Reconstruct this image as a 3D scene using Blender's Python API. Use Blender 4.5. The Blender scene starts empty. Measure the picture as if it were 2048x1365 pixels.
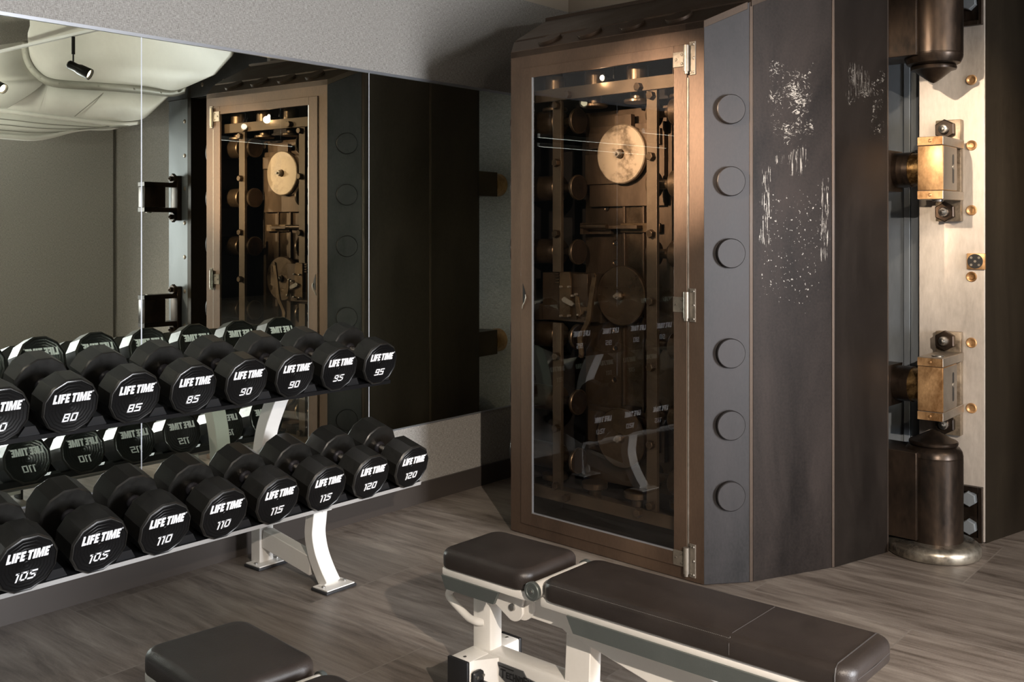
import bpy, bmesh, math, random
from mathutils import Vector, Matrix
random.seed(7)
SPOT_A, SPOT_B, SPOT_C, SPOT_D, WIN_P, CASE_P, SPOT_E, SPOT_F, SPOT_G = 90, 110, 2900, 380, 1500, .6, 1050, 400, 25
UPL = 350
PI = math.pi
F, YH, CH = 2020.0, 458.0, 1.4            # focal length in pixels, horizon row, camera height
sc = bpy.context.scene
C = bpy.data.collections.new('gym'); sc.collection.children.link(C)

# ------------------------------------------------------------------ frames of the place
TH = math.radians(50.1)
U = Vector((math.cos(TH), math.sin(TH), 0)); N = Vector((U.y, -U.x, 0)); DW = 3.668
def at(x, y, Z): return Vector(((x-1024)/F*Z, Z, CH-(y-YH)/F*Z))
def fl(x, y, z=0.0): return at(x, y, F*(CH-z)/(y-YH))
def mw(x, y, Z):                       # a point measured in the mirror, back in the room
    p = at(x, y, Z); return p - N*(2*(p.dot(N)+DW))
def frame(o, ax, ay):
    ax = Vector(ax).normalized(); ay = Vector(ay).normalized(); az = ax.cross(ay)
    m = Matrix((ax, ay, az)).transposed().to_4x4(); m.translation = Vector(o); return m
MW = frame(-N*DW, N, U)                # mirror wall: (t out of wall, s along wall, z)
PA, PB = Vector((-.0046, 4.682, 0)), Vector((.752, 3.958, 0))
FA = (PB-PA).normalized(); FB = Vector((-FA.y, FA.x, 0)); FL = (PB-PA).length
MF = frame(PA, FA, FB)                 # vault door front: (p along, d behind, z)
QX = Vector((.766, -.643, 0)).normalized(); QY = Vector((-QX.y, QX.x, 0))
MP = frame((2.10, 4.487, 0), QX, QY)   # portal plane: (q along, e behind, z)
def on(M, x, y, d):                    # pixel on the plane local y = d of frame M -> local (x, d, z)
    Mi = M.inverted(); o = Mi @ Vector((0, 0, CH)); v = Mi.to_3x3() @ Vector(((x-1024)/F, 1, -(y-YH)/F))
    return o + v*((d-o.y)/v.y)

# ------------------------------------------------------------------ materials
def nt(name):
    m = bpy.data.materials.new(name); m.use_nodes = True; t = m.node_tree
    b = t.nodes['Principled BSDF']; return m, t, b
def nd(t, k, **kw):
    n = t.nodes.new(k)
    for a, v in kw.items():
        if hasattr(n, a): setattr(n, a, v)
        else: n.inputs[a.replace('_', ' ')].default_value = v
    return n
def coords(t, scale=(1, 1, 1), kind='Object'):
    tc = nd(t, 'ShaderNodeTexCoord'); mp = nd(t, 'ShaderNodeMapping'); mp.inputs['Scale'].default_value = scale
    t.links.new(tc.outputs[kind], mp.inputs[0]); return mp.outputs[0]
def noise(t, vec, scale, detail=6, rough=.6, dist=0):
    n = nd(t, 'ShaderNodeTexNoise'); n.inputs['Scale'].default_value = scale; n.inputs['Detail'].default_value = detail
    n.inputs['Roughness'].default_value = rough; n.inputs['Distortion'].default_value = dist
    t.links.new(vec, n.inputs['Vector']); return n.outputs['Fac']
def ramp(t, fac, stops):
    r = nd(t, 'ShaderNodeValToRGB'); e = r.color_ramp.elements
    while len(e) < len(stops): e.new(.5)
    for el, (p, c) in zip(e, stops):
        el.position = p; el.color = (*c, 1) if not isinstance(c, (int, float)) else (c, c, c, 1)
    t.links.new(fac, r.inputs[0]); return r.outputs[0]
def mixc(t, fac, a, b, mode='MIX'):
    m = nd(t, 'ShaderNodeMix', data_type='RGBA', blend_type=mode)
    for s, v in ((m.inputs[0], fac), (m.inputs[6], a), (m.inputs[7], b)):
        if isinstance(v, (int, float)): s.default_value = v
        elif isinstance(v, tuple): s.default_value = (*v, 1)
        else: t.links.new(v, s)
    return m.outputs[2]
def mth(t, op, a, b=None, c=None):
    m = nd(t, 'ShaderNodeMath', operation=op)
    for i, v in enumerate((a, b, c)):
        if v is None: continue
        if isinstance(v, (int, float)): m.inputs[i].default_value = v
        else: t.links.new(v, m.inputs[i])
    return m.outputs[0]
def bump(t, b, h, strength=.2, dist=.01):
    n = nd(t, 'ShaderNodeBump'); n.inputs['Strength'].default_value = strength; n.inputs['Distance'].default_value = dist
    t.links.new(h, n.inputs['Height']); t.links.new(n.outputs[0], b.inputs['Normal'])
def simple(name, col, rough=.5, metal=0.0, spec=.5, emis=None):
    m, t, b = nt(name); b.inputs['Base Color'].default_value = (*col, 1)
    b.inputs['Roughness'].default_value = rough; b.inputs['Metallic'].default_value = metal
    b.inputs['Specular IOR Level'].default_value = spec
    if emis: b.inputs['Emission Color'].default_value = (*emis[0], 1); b.inputs['Emission Strength'].default_value = emis[1]
    return m
def worn(name, dark, light, rough=(.35, .6), metal=.8, scale=3.0, stretch=(1, 1, 1), fine=60, bs=.08, lo=.35, hi=.7, spec=.5):
    m, t, b = nt(name); v = coords(t, stretch)
    n1 = noise(t, v, scale, 8, .62, .4); n2 = noise(t, v, fine, 3, .6)
    f = mth(t, 'ADD', mth(t, 'MULTIPLY', n1, .8), mth(t, 'MULTIPLY', n2, .2))
    t.links.new(ramp(t, f, [(lo, dark), (hi, light)]), b.inputs['Base Color'])
    r = nd(t, 'ShaderNodeMapRange'); t.links.new(f, r.inputs[0]); r.inputs[1].default_value = lo; r.inputs[2].default_value = hi
    r.inputs[3].default_value = rough[0]; r.inputs[4].default_value = rough[1]; t.links.new(r.outputs[0], b.inputs['Roughness'])
    b.inputs['Metallic'].default_value = metal; b.inputs['Specular IOR Level'].default_value = spec; bump(t, b, n2, bs, .002); return m

M = {}
M['rubber'] = worn('rubber', (.009, .0085, .0075), (.016, .015, .013), (.28, .38), 0, 30, fine=300, bs=.15, spec=.9)
M['urethane'] = simple('urethane', (.0035, .0035, .0038), .33, 0, .32)
M['print_white'] = simple('print_white', (.82, .82, .84), .6)
M['chrome'] = worn('chrome', (.45, .42, .38), (.62, .58, .52), (.18, .32), 1, 20, fine=400, bs=.3)
M['collar_grey'] = simple('collar_grey', (.045, .045, .058), .35, .2)
M['white_steel'] = worn('white_steel', (.78, .76, .72), (.84, .82, .79), (.28, .36), 0, 4, fine=90, bs=.02)
M['black_plastic'] = simple('black_plastic', (.012, .012, .013), .4)
M['black_sheet'] = simple('black_sheet', (.010, .010, .011), .35, .3)
M['lip_steel'] = simple('lip_steel', (.42, .41, .40), .45, .2)
M['foot_rubber'] = simple('foot_rubber', (.02, .02, .022), .6)
M['leather'] = worn('leather', (.021, .016, .014), (.030, .023, .020), (.36, .44), 0, 12, fine=420, bs=.25)
M['piping'] = simple('piping', (.045, .04, .038), .45)
M['thread'] = simple('thread', (.16, .15, .14), .7)
M['cover_grey'] = worn('cover_grey', (.14, .16, .155), (.18, .20, .195), (.35, .45), .6, 5, fine=200, bs=.03)
M['bolt_steel'] = simple('bolt_steel', (.5, .49, .47), .3, 1)
M['glass_edge'] = simple('glass_edge', (.62, .64, .68), .35, .3)
M['channel'] = simple('channel', (.55, .57, .62), .3, .8)
M['mirror'] = simple('mirror', (.80, .85, .755), .0, 1)
# vault steels
M['bronze_frame'] = worn('bronze_frame', (0.0743, 0.0486, 0.0351), (0.1688, 0.1107, 0.0756), (.42, .6), .55, 2.2, (1, 1, .35), 140, .12)
M['bronze_dark'] = worn('bronze_dark', (.035, .024, .017), (.085, .056, .038), (.4, .6), .6, 2.6, (1, 1, .4), 120, .12)
M['blue_steel'] = worn('blue_steel', (.0125, .0115, .0115), (.037, .033, .034), (.40, .56), .5, 2.6, (1, 1, .5), 110, .05, .38, .62)
M['bar_steel'] = worn('bar_steel', (0.0650, 0.0475, 0.0300), (0.1200, 0.0875, 0.0575), (.38, .55), .7, 4, fine=160, bs=.1)
M['bolt_bronze'] = worn('bolt_bronze', (0.0550, 0.0375, 0.0225), (0.1350, 0.0950, 0.0600), (.28, .45), .85, 7, fine=120, bs=.1)
M['brass_plate'] = worn('brass_plate', (0.0715, 0.0468, 0.0248), (0.1485, 0.0990, 0.0550), (.35, .5), .8, 6, fine=150, bs=.1)
M['disc_bright'] = worn('disc_bright', (0.1620, 0.1215, 0.0810), (0.2970, 0.2385, 0.1710), (.3, .5), .75, 8, fine=90, bs=.1, lo=.4, hi=.52)
M['disc_dark'] = worn('disc_dark', (0.0765, 0.0518, 0.0315), (0.1440, 0.1013, 0.0630), (.25, .42), .85, 5, fine=90, bs=.1)
M['mech_plate'] = worn('mech_plate', (0.0425, 0.0290, 0.0180), (0.1000, 0.0675, 0.0425), (.35, .55), .7, 5, (1, 1, .3), 110, .15)
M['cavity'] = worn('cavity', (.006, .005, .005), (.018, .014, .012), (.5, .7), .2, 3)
M['nickel'] = worn('nickel', (0.1760, 0.1540, 0.1265), (0.3080, 0.2750, 0.2310), (.3, .48), .6, 12, fine=90, bs=.2)
M['stripe_steel'] = worn('stripe_steel', (0.1440, 0.1600, 0.1760), (0.2160, 0.2360, 0.2520), (.3, .5), .15, 3, (1, 1, .25), 80, .06)
M['brushed'] = worn('brushed', (.36, .32, .28), (.64, .58, .52), (.36, .55), .35, 2.4, (1, 1, .3), 70, .06, .36, .62)
M['hinge_iron'] = worn('hinge_iron', (.022, .017, .014), (.085, .055, .036), (.28, .48), .75, 5, (1, 1, .4), 60, .12, .4, .72)
M['ring_steel'] = worn('ring_steel', (.16, .14, .115), (.50, .45, .37), (.25, .45), .85, 4, fine=50, bs=.08, lo=.42, hi=.6)
M['box_brass'] = worn('box_brass', (.24, .12, .045), (.70, .43, .21), (.3, .5), .7, 6, (1, 1, .6), 90, .12, .38, .62)
M['box_side'] = worn('box_side', (.22, .18, .14), (.42, .36, .29), (.3, .5), .75, 5, fine=90, bs=.12)
M['flange_brown'] = worn('flange_brown', (.07, .05, .032), (.40, .32, .23), (.3, .5), .6, 8, fine=70, bs=.12, lo=.36, hi=.66)
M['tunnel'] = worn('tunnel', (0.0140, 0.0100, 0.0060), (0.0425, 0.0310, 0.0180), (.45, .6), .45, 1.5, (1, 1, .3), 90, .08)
M['duct'] = worn('duct', (.74, .73, .69), (.84, .83, .79), (.5, .65), 0, 1.5, fine=20, bs=.05)
M['flange'] = worn('flange', (.24, .235, .20), (.36, .35, .31), (.5, .6), .1, 3)
M['paint_beige'] = worn('paint_beige', (.42, .36, .29), (.46, .40, .33), (.8, .9), 0, 2)
M['track_white'] = simple('track_white', (.6, .6, .6), .35, .5)
M['lamp_black'] = simple('lamp_black', (.008, .008, .008), .35)
M['lamp_lens'] = simple('lamp_lens', (.9, .8, .65), .3, 0, .5, ((1, .82, .6), 12))
M['led'] = simple('led', (1, 1, 1), .5, 0, .5, ((1, .97, .92), 30))
M['fixture_glow'] = simple('fixture_glow', (.9, .9, .85), .5, 0, .5, ((1, .94, .80), 4))
M['window_light'] = simple('window_light', (.8, .85, .9), .4, 0, .5, ((.94, .96, 1.0), 7.0))
M['window_frame'] = simple('window_frame', (.03, .03, .03), .5)
M['ceiling'] = worn('ceiling', (0.0400, 0.0300, 0.0200), (0.0760, 0.0580, 0.0400), (.8, .9), 0, 1.2)
M['badge'] = simple('badge', (.16, .165, .17), .35, .7)

def fabric():
    m, t, b = nt('fabric_wall')
    v1 = coords(t, (1, 1, 9)); v2 = coords(t, (9, 9, 1)); v3 = coords(t)
    a = noise(t, v1, 60, 2, .7); c = noise(t, v2, 60, 2, .7); g = noise(t, v3, 420, 2, .7)
    f = mth(t, 'ADD', mth(t, 'MULTIPLY', mth(t, 'ADD', a, c), .36), mth(t, 'MULTIPLY', g, .28))
    t.links.new(ramp(t, f, [(.40, (.16, .15, .135)), (.60, (.45, .43, .40))]), b.inputs['Base Color'])
    b.inputs['Roughness'].default_value = .85; b.inputs['Specular IOR Level'].default_value = .25
    bump(t, b, f, .35, .002); return m
M['fabric'] = fabric()
M['dark_wall'] = worn('dark_wall', (.03, .027, .023), (.05, .045, .04), (.7, .9), 0, 2)

def floor_mat():
    m, t, b = nt('floor_tiles')
    v = coords(t)
    br = nd(t, 'ShaderNodeTexBrick'); br.offset = .5
    t.links.new(v, br.inputs['Vector'])
    for k, val in (('Scale', 1.0), ('Mortar Size', .0028), ('Mortar Smooth', .1), ('Brick Width', 1.2), ('Row Height', .6), ('Bias', 0)):
        br.inputs[k].default_value = val
    br.inputs['Color1'].default_value = (0, 0, 0, 1); br.inputs['Color2'].default_value = (1, 1, 1, 1); br.inputs['Mortar'].default_value = (.5, .5, .5, 1)
    # each tile shifts its grain
    off = nd(t, 'ShaderNodeVectorMath', operation='MULTIPLY_ADD')
    t.links.new(br.outputs['Color'], off.inputs[0]); off.inputs[1].default_value = (7.3, 3.1, 0); t.links.new(v, off.inputs[2])
    st = nd(t, 'ShaderNodeMapping'); st.inputs['Scale'].default_value = (.55, 4.2, 1); st.inputs['Rotation'].default_value = (0, 0, .12)
    t.links.new(off.outputs[0], st.inputs[0])
    n1 = noise(t, st.outputs[0], 2.2, 9, .66, 1.3)
    st2 = nd(t, 'ShaderNodeMapping'); st2.inputs['Scale'].default_value = (1.2, 16, 1); t.links.new(off.outputs[0], st2.inputs[0])
    n2 = noise(t, st2.outputs[0], 3.5, 6, .6, .5); n3 = noise(t, v, 160, 3, .6)
    f = mth(t, 'ADD', mth(t, 'MULTIPLY', n1, .66), mth(t, 'ADD', mth(t, 'MULTIPLY', n2, .24), mth(t, 'MULTIPLY', n3, .10)))
    col = ramp(t, f, [(.36, (.075, .058, .047)), (.45, (.155, .128, .108)), (.55, (.235, .20, .172)), (.66, (.33, .29, .25))])
    tint = mixc(t, .16, col, br.outputs['Color'], 'OVERLAY')
    mort = mth(t, 'MULTIPLY', br.outputs['Fac'], .55)
    t.links.new(mixc(t, mort, tint, (.24, .215, .19)), b.inputs['Base Color'])
    t.links.new(ramp(t, f, [(.3, .36), (.7, .52)]), b.inputs['Roughness'])
    bump(t, b, f, .12, .004); return m
M['floor'] = floor_mat()

def scratched(name, dark, light, zones):
    """dark patinated plate; each zone (x0,x1,z0,z1,kind) in object space carries pale flaked or streaked wear."""
    m, t, b = nt(name)
    v = coords(t); tc = nd(t, 'ShaderNodeSeparateXYZ'); t.links.new(v, tc.inputs[0])
    base = mth(t, 'ADD', mth(t, 'MULTIPLY', noise(t, coords(t, (1, 1, .35)), 2.6, 8, .62, .5), .8), mth(t, 'MULTIPLY', noise(t, v, 90, 3), .2))
    col = ramp(t, base, [(.38, dark), (.62, light)])
    wob = noise(t, v, 9, 4, .6)
    tot = None
    for (x0, x1, z0, z1, kind, amt) in zones:
        xs = mth(t, 'ADD', tc.outputs[0], mth(t, 'MULTIPLY', mth(t, 'SUBTRACT', wob, .5), .10))
        zs = mth(t, 'ADD', tc.outputs[2], mth(t, 'MULTIPLY', mth(t, 'SUBTRACT', wob, .5), .25))
        def band(s, a, c):
            mid, half = (a+c)/2, (c-a)/2
            d = mth(t, 'DIVIDE', mth(t, 'ABSOLUTE', mth(t, 'SUBTRACT', s, mid)), half)
            q = nd(t, 'ShaderNodeMapRange'); t.links.new(d, q.inputs[0]); q.inputs[1].default_value = .45; q.inputs[2].default_value = 1.1
            q.inputs[3].default_value = 1; q.inputs[4].default_value = 0; return q.outputs[0]
        z = mth(t, 'MULTIPLY', band(xs, x0, x1), band(zs, z0, z1))
        if kind == 'flake':
            a = noise(t, coords(t, (1, 1, 1.6)), 42, 5, .72, 1.6); g = noise(t, v, 11, 3, .6)
            s = mth(t, 'ADD', mth(t, 'MULTIPLY', a, .7), mth(t, 'MULTIPLY', g, .3)); th = .548
        elif kind == 'streak':
            s = noise(t, coords(t, (1, 1, .07)), 150, 4, .7, .3); th = .54
        else:
            s = noise(t, v, 75, 2, .5); th = .64
        k = mth(t, 'SUBTRACT', mth(t, 'ADD', s, mth(t, 'MULTIPLY', mth(t, 'SUBTRACT', z, 1), .45)), th)
        q = nd(t, 'ShaderNodeMapRange'); t.links.new(k, q.inputs[0]); q.inputs[1].default_value = 0; q.inputs[2].default_value = .05
        q.inputs[3].default_value = 0; q.inputs[4].default_value = amt
        tot = q.outputs[0] if tot is None else mth(t, 'MAXIMUM', tot, q.outputs[0])
    t.links.new(mixc(t, tot, col, (.50, .46, .41)), b.inputs['Base Color'])
    b.inputs['Metallic'].default_value = .3; b.inputs['Specular IOR Level'].default_value = .3
    t.links.new(ramp(t, base, [(.34, .36), (.7, .56)]), b.inputs['Roughness'])
    bump(t, b, base, .08, .004); return m

# ------------------------------------------------------------------ mesh helpers
class MB:
    def __init__(s): s.v = []; s.f = []; s.sm = []
    def add(s, vs, fs, smooth=False, X=None):
        o = len(s.v); s.v += [tuple((X @ Vector(p)) if X is not None else p) for p in vs]
        s.f += [tuple(i+o for i in f) for f in fs]; s.sm += [smooth]*len(fs); return s
    def box(s, x0, x1, y0, y1, z0, z1, X=None):
        v = [(x, y, z) for z in (z0, z1) for y in (y0, y1) for x in (x0, x1)]
        return s.add(v, [(0, 2, 3, 1), (4, 5, 7, 6), (0, 1, 5, 4), (2, 6, 7, 3), (0, 4, 6, 2), (1, 3, 7, 5)], X=X)
    def prism(s, pts, h0, h1, axis='z', X=None, smooth=False):
        """extrude the outline pts (two coordinates) along the third axis from h0 to h1"""
        def P(a, b, h): return {'z': (a, b, h), 'y': (a, h, b), 'x': (h, a, b)}[axis]
        ar = sum(pts[i][0]*pts[(i+1) % len(pts)][1]-pts[(i+1) % len(pts)][0]*pts[i][1] for i in range(len(pts)))
        if (ar < 0) != (axis == 'y'): pts = pts[::-1]
        n = len(pts); lo, hi = min(h0, h1), max(h0, h1)
        v = [P(a, b, lo) for a, b in pts]+[P(a, b, hi) for a, b in pts]
        s.add(v, [tuple(range(n-1, -1, -1)), tuple(range(n, 2*n))], X=X)
        o = len(s.v)-2*n
        for i in range(n):
            j = (i+1) % n; s.f.append((o+i, o+j, o+n+j, o+n+i)); s.sm.append(smooth)
        return s
    def lathe(s, prof, n=32, axis='z', c=(0, 0, 0), smooth=True, ph=0.0, X=None, arc=None):
        """prof: list of (radius, height); closed caps where the radius is 0"""
        v = []; f = []; c = Vector(c); m = len(prof)
        def P(r, a, h):
            x, y = r*math.cos(a), r*math.sin(a)
            return c+Vector({'z': (x, y, h), 'y': (x, h, -y), 'x': (h, x, y)}[axis])
        for k in range(n):
            for r, h in prof: v.append(P(r, ph+2*PI*k/n, h))
        for k in range(n):
            a, b_ = k*m, ((k+1) % n)*m
            for i in range(m-1):
                if prof[i][0] == 0 and prof[i+1][0] == 0: continue
                if prof[i][0] == 0: f.append((a, a+i+1, b_+i+1) if i == 0 else (a+i, b_+i+1, a+i+1))
                elif prof[i+1][0] == 0: f.append((a+i, b_+i, a+i+1))
                else: f.append((a+i, b_+i, b_+i+1, a+i+1))
        return s.add(v, f, smooth, X)
    def cyl(s, p0, p1, r, n=24, X=None, r1=None, smooth=True):
        p0, p1 = Vector(p0), Vector(p1); d = p1-p0; L = d.length; q = d.to_track_quat('Z', 'Y').to_matrix().to_4x4(); q.translation = p0
        Y = (X @ q) if X is not None else q
        r1 = r if r1 is None else r1
        vs = [(r*math.cos(2*PI*k/n), r*math.sin(2*PI*k/n), 0) for k in range(n)]+[(r1*math.cos(2*PI*k/n), r1*math.sin(2*PI*k/n), L) for k in range(n)]
        s.add(vs, [(k, (k+1) % n, n+(k+1) % n, n+k) for k in range(n)], smooth, Y)
        o = len(s.v)-2*n
        s.f += [tuple(o+k for k in range(n-1, -1, -1)), tuple(o+n+k for k in range(n))]; s.sm += [False, False]
        return s
    def tube(s, path, r, n=14, X=None):
        path = [Vector(p) for p in path]; vs = []; up = None
        for i, p in enumerate(path):
            d = (path[min(i+1, len(path)-1)]-path[max(i-1, 0)]).normalized()
            if up is None: up = d.orthogonal().normalized()
            up = (up-d*up.dot(d)).normalized(); w = d.cross(up)
            vs += [p+(up*math.cos(2*PI*k/n)+w*math.sin(2*PI*k/n))*r for k in range(n)]
        fs = [(i*n+k, i*n+(k+1) % n, (i+1)*n+(k+1) % n, (i+1)*n+k) for i in range(len(path)-1) for k in range(n)]
        s.add(vs, fs, True, X); o = len(s.v)-len(vs)
        s.f += [tuple(o+k for k in range(n-1, -1, -1)), tuple(o+len(vs)-n+k for k in range(n))]; s.sm += [False, False]
        return s
    def rbox(s, x0, x1, y0, y1, z0, z1, r, seg=3, X=None):
        bm = bmesh.new(); bmesh.ops.create_cube(bm, size=1)
        for q in bm.verts: q.co = Vector((x0+(q.co.x+.5)*(x1-x0), y0+(q.co.y+.5)*(y1-y0), z0+(q.co.z+.5)*(z1-z0)))
        bmesh.ops.bevel(bm, geom=bm.edges[:], offset=r, segments=seg, affect='EDGES', profile=.5)
        bm.verts.index_update(); s.add([tuple(q.co) for q in bm.verts], [tuple(q.index for q in f.verts) for f in bm.faces], True, X); bm.free(); return s
    def hexbolt(s, c, r, h, axis='y', sign=-1, ph=.2, X=None, tip=False):
        """hexagonal head at c sticking out along sign*axis"""
        pr = [(0, 0), (r, 0), (r, sign*h*.85), (r*.9, sign*h), (0, sign*h)]
        if sign > 0 and axis == 'z' or sign < 0 and axis != 'z': pass
        s.lathe(pr, 6, axis, c, False, ph, X)
        if tip: s.lathe([(r*.62, sign*h*.9), (r*.62, sign*h*1.5), (r*.45, sign*h*1.75), (r*.25, sign*h*1.8), (r*.18, sign*h*2.15), (0, sign*h*2.2)], 20, axis, c, True, 0, X)
        return s
    def build(s, name, mat, parent=None, bevel=0, auto=True):
        me = bpy.data.meshes.new(name); me.from_pydata(s.v, [], s.f); me.update()
        bm = bmesh.new(); bm.from_mesh(me); bmesh.ops.recalc_face_normals(bm, faces=bm.faces[:]); bm.to_mesh(me); bm.free()
        me.polygons.foreach_set('use_smooth', s.sm); me.materials.append(M[mat] if isinstance(mat, str) else mat)
        if auto: me.set_sharp_from_angle(angle=math.radians(28))
        o = bpy.data.objects.new(name, me); C.objects.link(o)
        if parent is not None: o.parent = parent
        if bevel:
            b = o.modifiers.new('bevel', 'BEVEL'); b.width = bevel; b.segments = 2; b.limit_method = 'ANGLE'; b.angle_limit = math.radians(50)
            b.harden_normals = False
        return o
def thing(name, label, cat, X=None, group=None):
    o = bpy.data.objects.new(name, None); C.objects.link(o); o.empty_display_size = .05
    if X is not None: o.matrix_world = X
    o['label'] = label; o['category'] = cat
    if group: o['group'] = group
    return o
def tag(o, label, cat, group=None, X=None):
    o['label'] = label; o['category'] = cat
    if group: o['group'] = group
    if X is not None: o.matrix_world = X
    return o
def struct(o, X=None):
    o['kind'] = 'structure'
    if X is not None: o.matrix_world = X
    return o
def lab(o, t): o['label'] = t; return o

# ------------------------------------------------------------------ lettering (own outlines)
GL = {'L': (.56, [[(0, 0), (.56, 0), (.56, .24), (.29, .24), (.29, 1), (0, 1)]]),
      'I': (.29, [[(0, 0), (.29, 0), (.29, 1), (0, 1)]]),
      'F': (.56, [[(0, 0), (.29, 0), (.29, .38), (.50, .38), (.50, .60), (.29, .60), (.29, .77), (.56, .77), (.56, 1), (0, 1)]]),
      'E': (.56, [[(0, 0), (.56, 0), (.56, .23), (.29, .23), (.29, .39), (.50, .39), (.50, .60), (.29, .60), (.29, .77), (.56, .77), (.56, 1), (0, 1)]]),
      'T': (.66, [[(.185, 0), (.475, 0), (.475, .77), (.66, .77), (.66, 1), (0, 1), (0, .77), (.185, .77)]]),
      'M': (.96, [[(0, 0), (.25, 0), (.25, .62), (.38, 0), (.58, 0), (.71, .62), (.71, 0), (.96, 0), (.96, 1), (.62, 1), (.48, .42), (.34, 1), (0, 1)]])}
def outline_text(txt, h, skew=.16, gap=.07, space=.2):
    x = 0; out = []
    for ch in txt:
        if ch == ' ': x += space; continue
        w, polys = GL[ch]
        for p in polys: out.append([((x+a)*h+b*h*skew, b*h) for a, b in p])
        x += w+gap
    W = (x-gap)*h+skew*h
    return [[(a-W/2, b-h/2) for a, b in p] for p in out], W
ST = {'0': [[(.09, .1), (.09, .9), (.59, .9), (.59, .1), (.09, .1)]], '1': [[(.06, .88), (.25, .88), (.25, .02)]],
      '2': [[(.04, .9), (.59, .9), (.59, .5), (.09, .5), (.09, .1), (.62, .1)]],
      '5': [[(.62, .9), (.09, .9), (.09, .53), (.59, .53), (.59, .1), (.04, .1)]],
      '8': [[(.09, .1), (.09, .9), (.59, .9), (.59, .1), (.09, .1)], [(.09, .5), (.59, .5)]],
      '9': [[(.59, .48), (.09, .48), (.09, .9), (.59, .9), (.59, .1), (.04, .1)]],
      'T': [[(0, .9), (.8, .9)], [(.34, .9), (.34, 0)]], 'E': [[(.6, .9), (.1, .9), (.1, .1), (.6, .1)], [(.1, .5), (.55, .5)]],
      'C': [[(.62, .9), (.1, .9), (.1, .1), (.62, .1)]], 'H': [[(.1, 1), (.1, 0)], [(.6, 1), (.6, 0)], [(.1, .5), (.6, .5)]],
      'N': [[(.1, 0), (.1, 1)], [(.1, .92), (.62, .08)], [(.62, 0), (.62, 1)]], 'O': [[(.1, .1), (.1, .9), (.62, .9), (.62, .1), (.1, .1)]],
      'G': [[(.64, .9), (.1, .9), (.1, .1), (.62, .1), (.62, .5), (.38, .5)]], 'Y': [[(.05, 1), (.34, .5)], [(.63, 1), (.34, .5)], [(.34, .5), (.34, 0)]],
      'M': [[(.1, 0), (.1, 1)], [(.1, .95), (.4, .35)], [(.4, .35), (.7, .95)], [(.7, 1), (.7, 0)]]}
def stroke_text(txt, h, wt=.2, skew=.2, adv=None, sizes=None):
    x = 0; out = []
    for i, ch in enumerate(txt):
        k = 1.0 if sizes is None else sizes[i]
        wd = max(p[0] for s in ST[ch] for p in s)+.09
        for s in ST[ch]:
            for (a, b), (c, d) in zip(s[:-1], s[1:]):
                L = math.hypot(c-a, d-b) or 1; ux, uy = (c-a)/L*wt/2, (d-b)/L*wt/2
                q = [(a-ux+uy, b-uy-ux), (c+ux+uy, d+uy-ux), (c+ux-uy, d+uy+ux), (a-ux-uy, b-uy+ux)]
                out.append([((x+m*k)*h+n_*k*h*skew, n_*k*h) for m, n_ in q])
        x += (wd+.14)*k
    W = (x-.14)*h+skew*h
    return [[(a-W/2, b-h/2) for a, b in p] for p in out], W

# ------------------------------------------------------------------ the room
ZF = 2.714                                # top of the fabric wallcovering
ZC = 3.6
# floor in the portal's directions
o = MB().box(-11, 9, -13, 6, -.1, 0).build('floor', 'floor'); struct(o, frame((0, 0, 0), QX, QY))
# mirror wall: fabric up to ZF, paint above
struct(MB().box(-.12, 0, -9, 4.92, 0, ZF).build('wall_left', 'fabric'), MW)
struct(MB().box(-.12, .0, -9, 4.92, ZF, ZC).build('wall_left_upper', 'paint_beige'), MW)
struct(MB().box(0, .012, -9, 4.9, 0, .105).build('baseboard_left', simple('baseboard', (.055, .046, .041), .3, 0, .6)), MW)
# portal wall, coplanar with the wall behind the vault door
corner = (-N*DW) + U*4.92
cq = (MP.inverted() @ corner)
EP = cq.y                                 # offset of that wall behind the portal plate
QR = (MP.inverted() @ Vector((4.18, 2.73, 0))).x
q_in = 0.0; q_out = (MP.inverted() @ Vector((3.26, 3.51, 0))).x
struct(MB().box(cq.x, -.44, EP, EP+.15, 0, ZF).build('wall_back', 'fabric'), MP)
struct(MB().box(q_out+.30, QR+.03, .02, .15, 0, ZF).build('wall_back_right', 'fabric'), MP)
struct(MB().box(cq.x, QR, EP, EP+.15, ZF, ZC).build('wall_back_upper', 'paint_beige'), MP)
# right wall, turning towards the camera, with a tall window strip outside the frame
R0 = Vector((4.18, 2.73, 0)); RD = Vector((.35, -.94, 0)).normalized()
MR = frame(R0, RD, Vector((-RD.y, RD.x, 0))); sx = 1
def rb(name, mat, a0, a1, y0, y1, z0, z1):
    return struct(MB().box(min(sx*a0, sx*a1), max(sx*a0, sx*a1), y0, y1, z0, z1).build(name, mat), MR)
rb('wall_right', 'fabric', 0, 2.6, 0, .15, 0, ZC)
rb('wall_right_rear', 'dark_wall', 6.4, 15, 0, .15, 0, ZC)
rb('wall_right_sill', 'dark_wall', 2.6, 6.4, 0, .15, 0, .5)
rb('wall_right_head', 'dark_wall', 2.6, 6.4, 0, .15, 2.5, ZC)
w = rb('window_1', 'window_light', 2.6, 6.4, .08, .10, .5, 2.5)
for a in (2.6, 3.85, 5.1, 6.34):
    fo = MB().box(min(sx*a, sx*(a+.06)), max(sx*a, sx*(a+.06)), .02, .08, .5, 2.5).build('window_frame', 'window_frame', w)
fo = MB().box(min(sx*2.6, sx*6.4), max(sx*2.6, sx*6.4), .02, .08, 1.9, 1.95).build('window_frame', 'window_frame', w)
struct(MB().box(-11, 9, -13, 6, ZC, ZC+.1).build('ceiling', 'ceiling'), frame((0, 0, 0), QX, QY))
struct(MB().box(-11, 9, -12.2, -12, 0, ZC).build('wall_rear', 'dark_wall'), frame((0, 0, 0), QX, QY))
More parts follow.
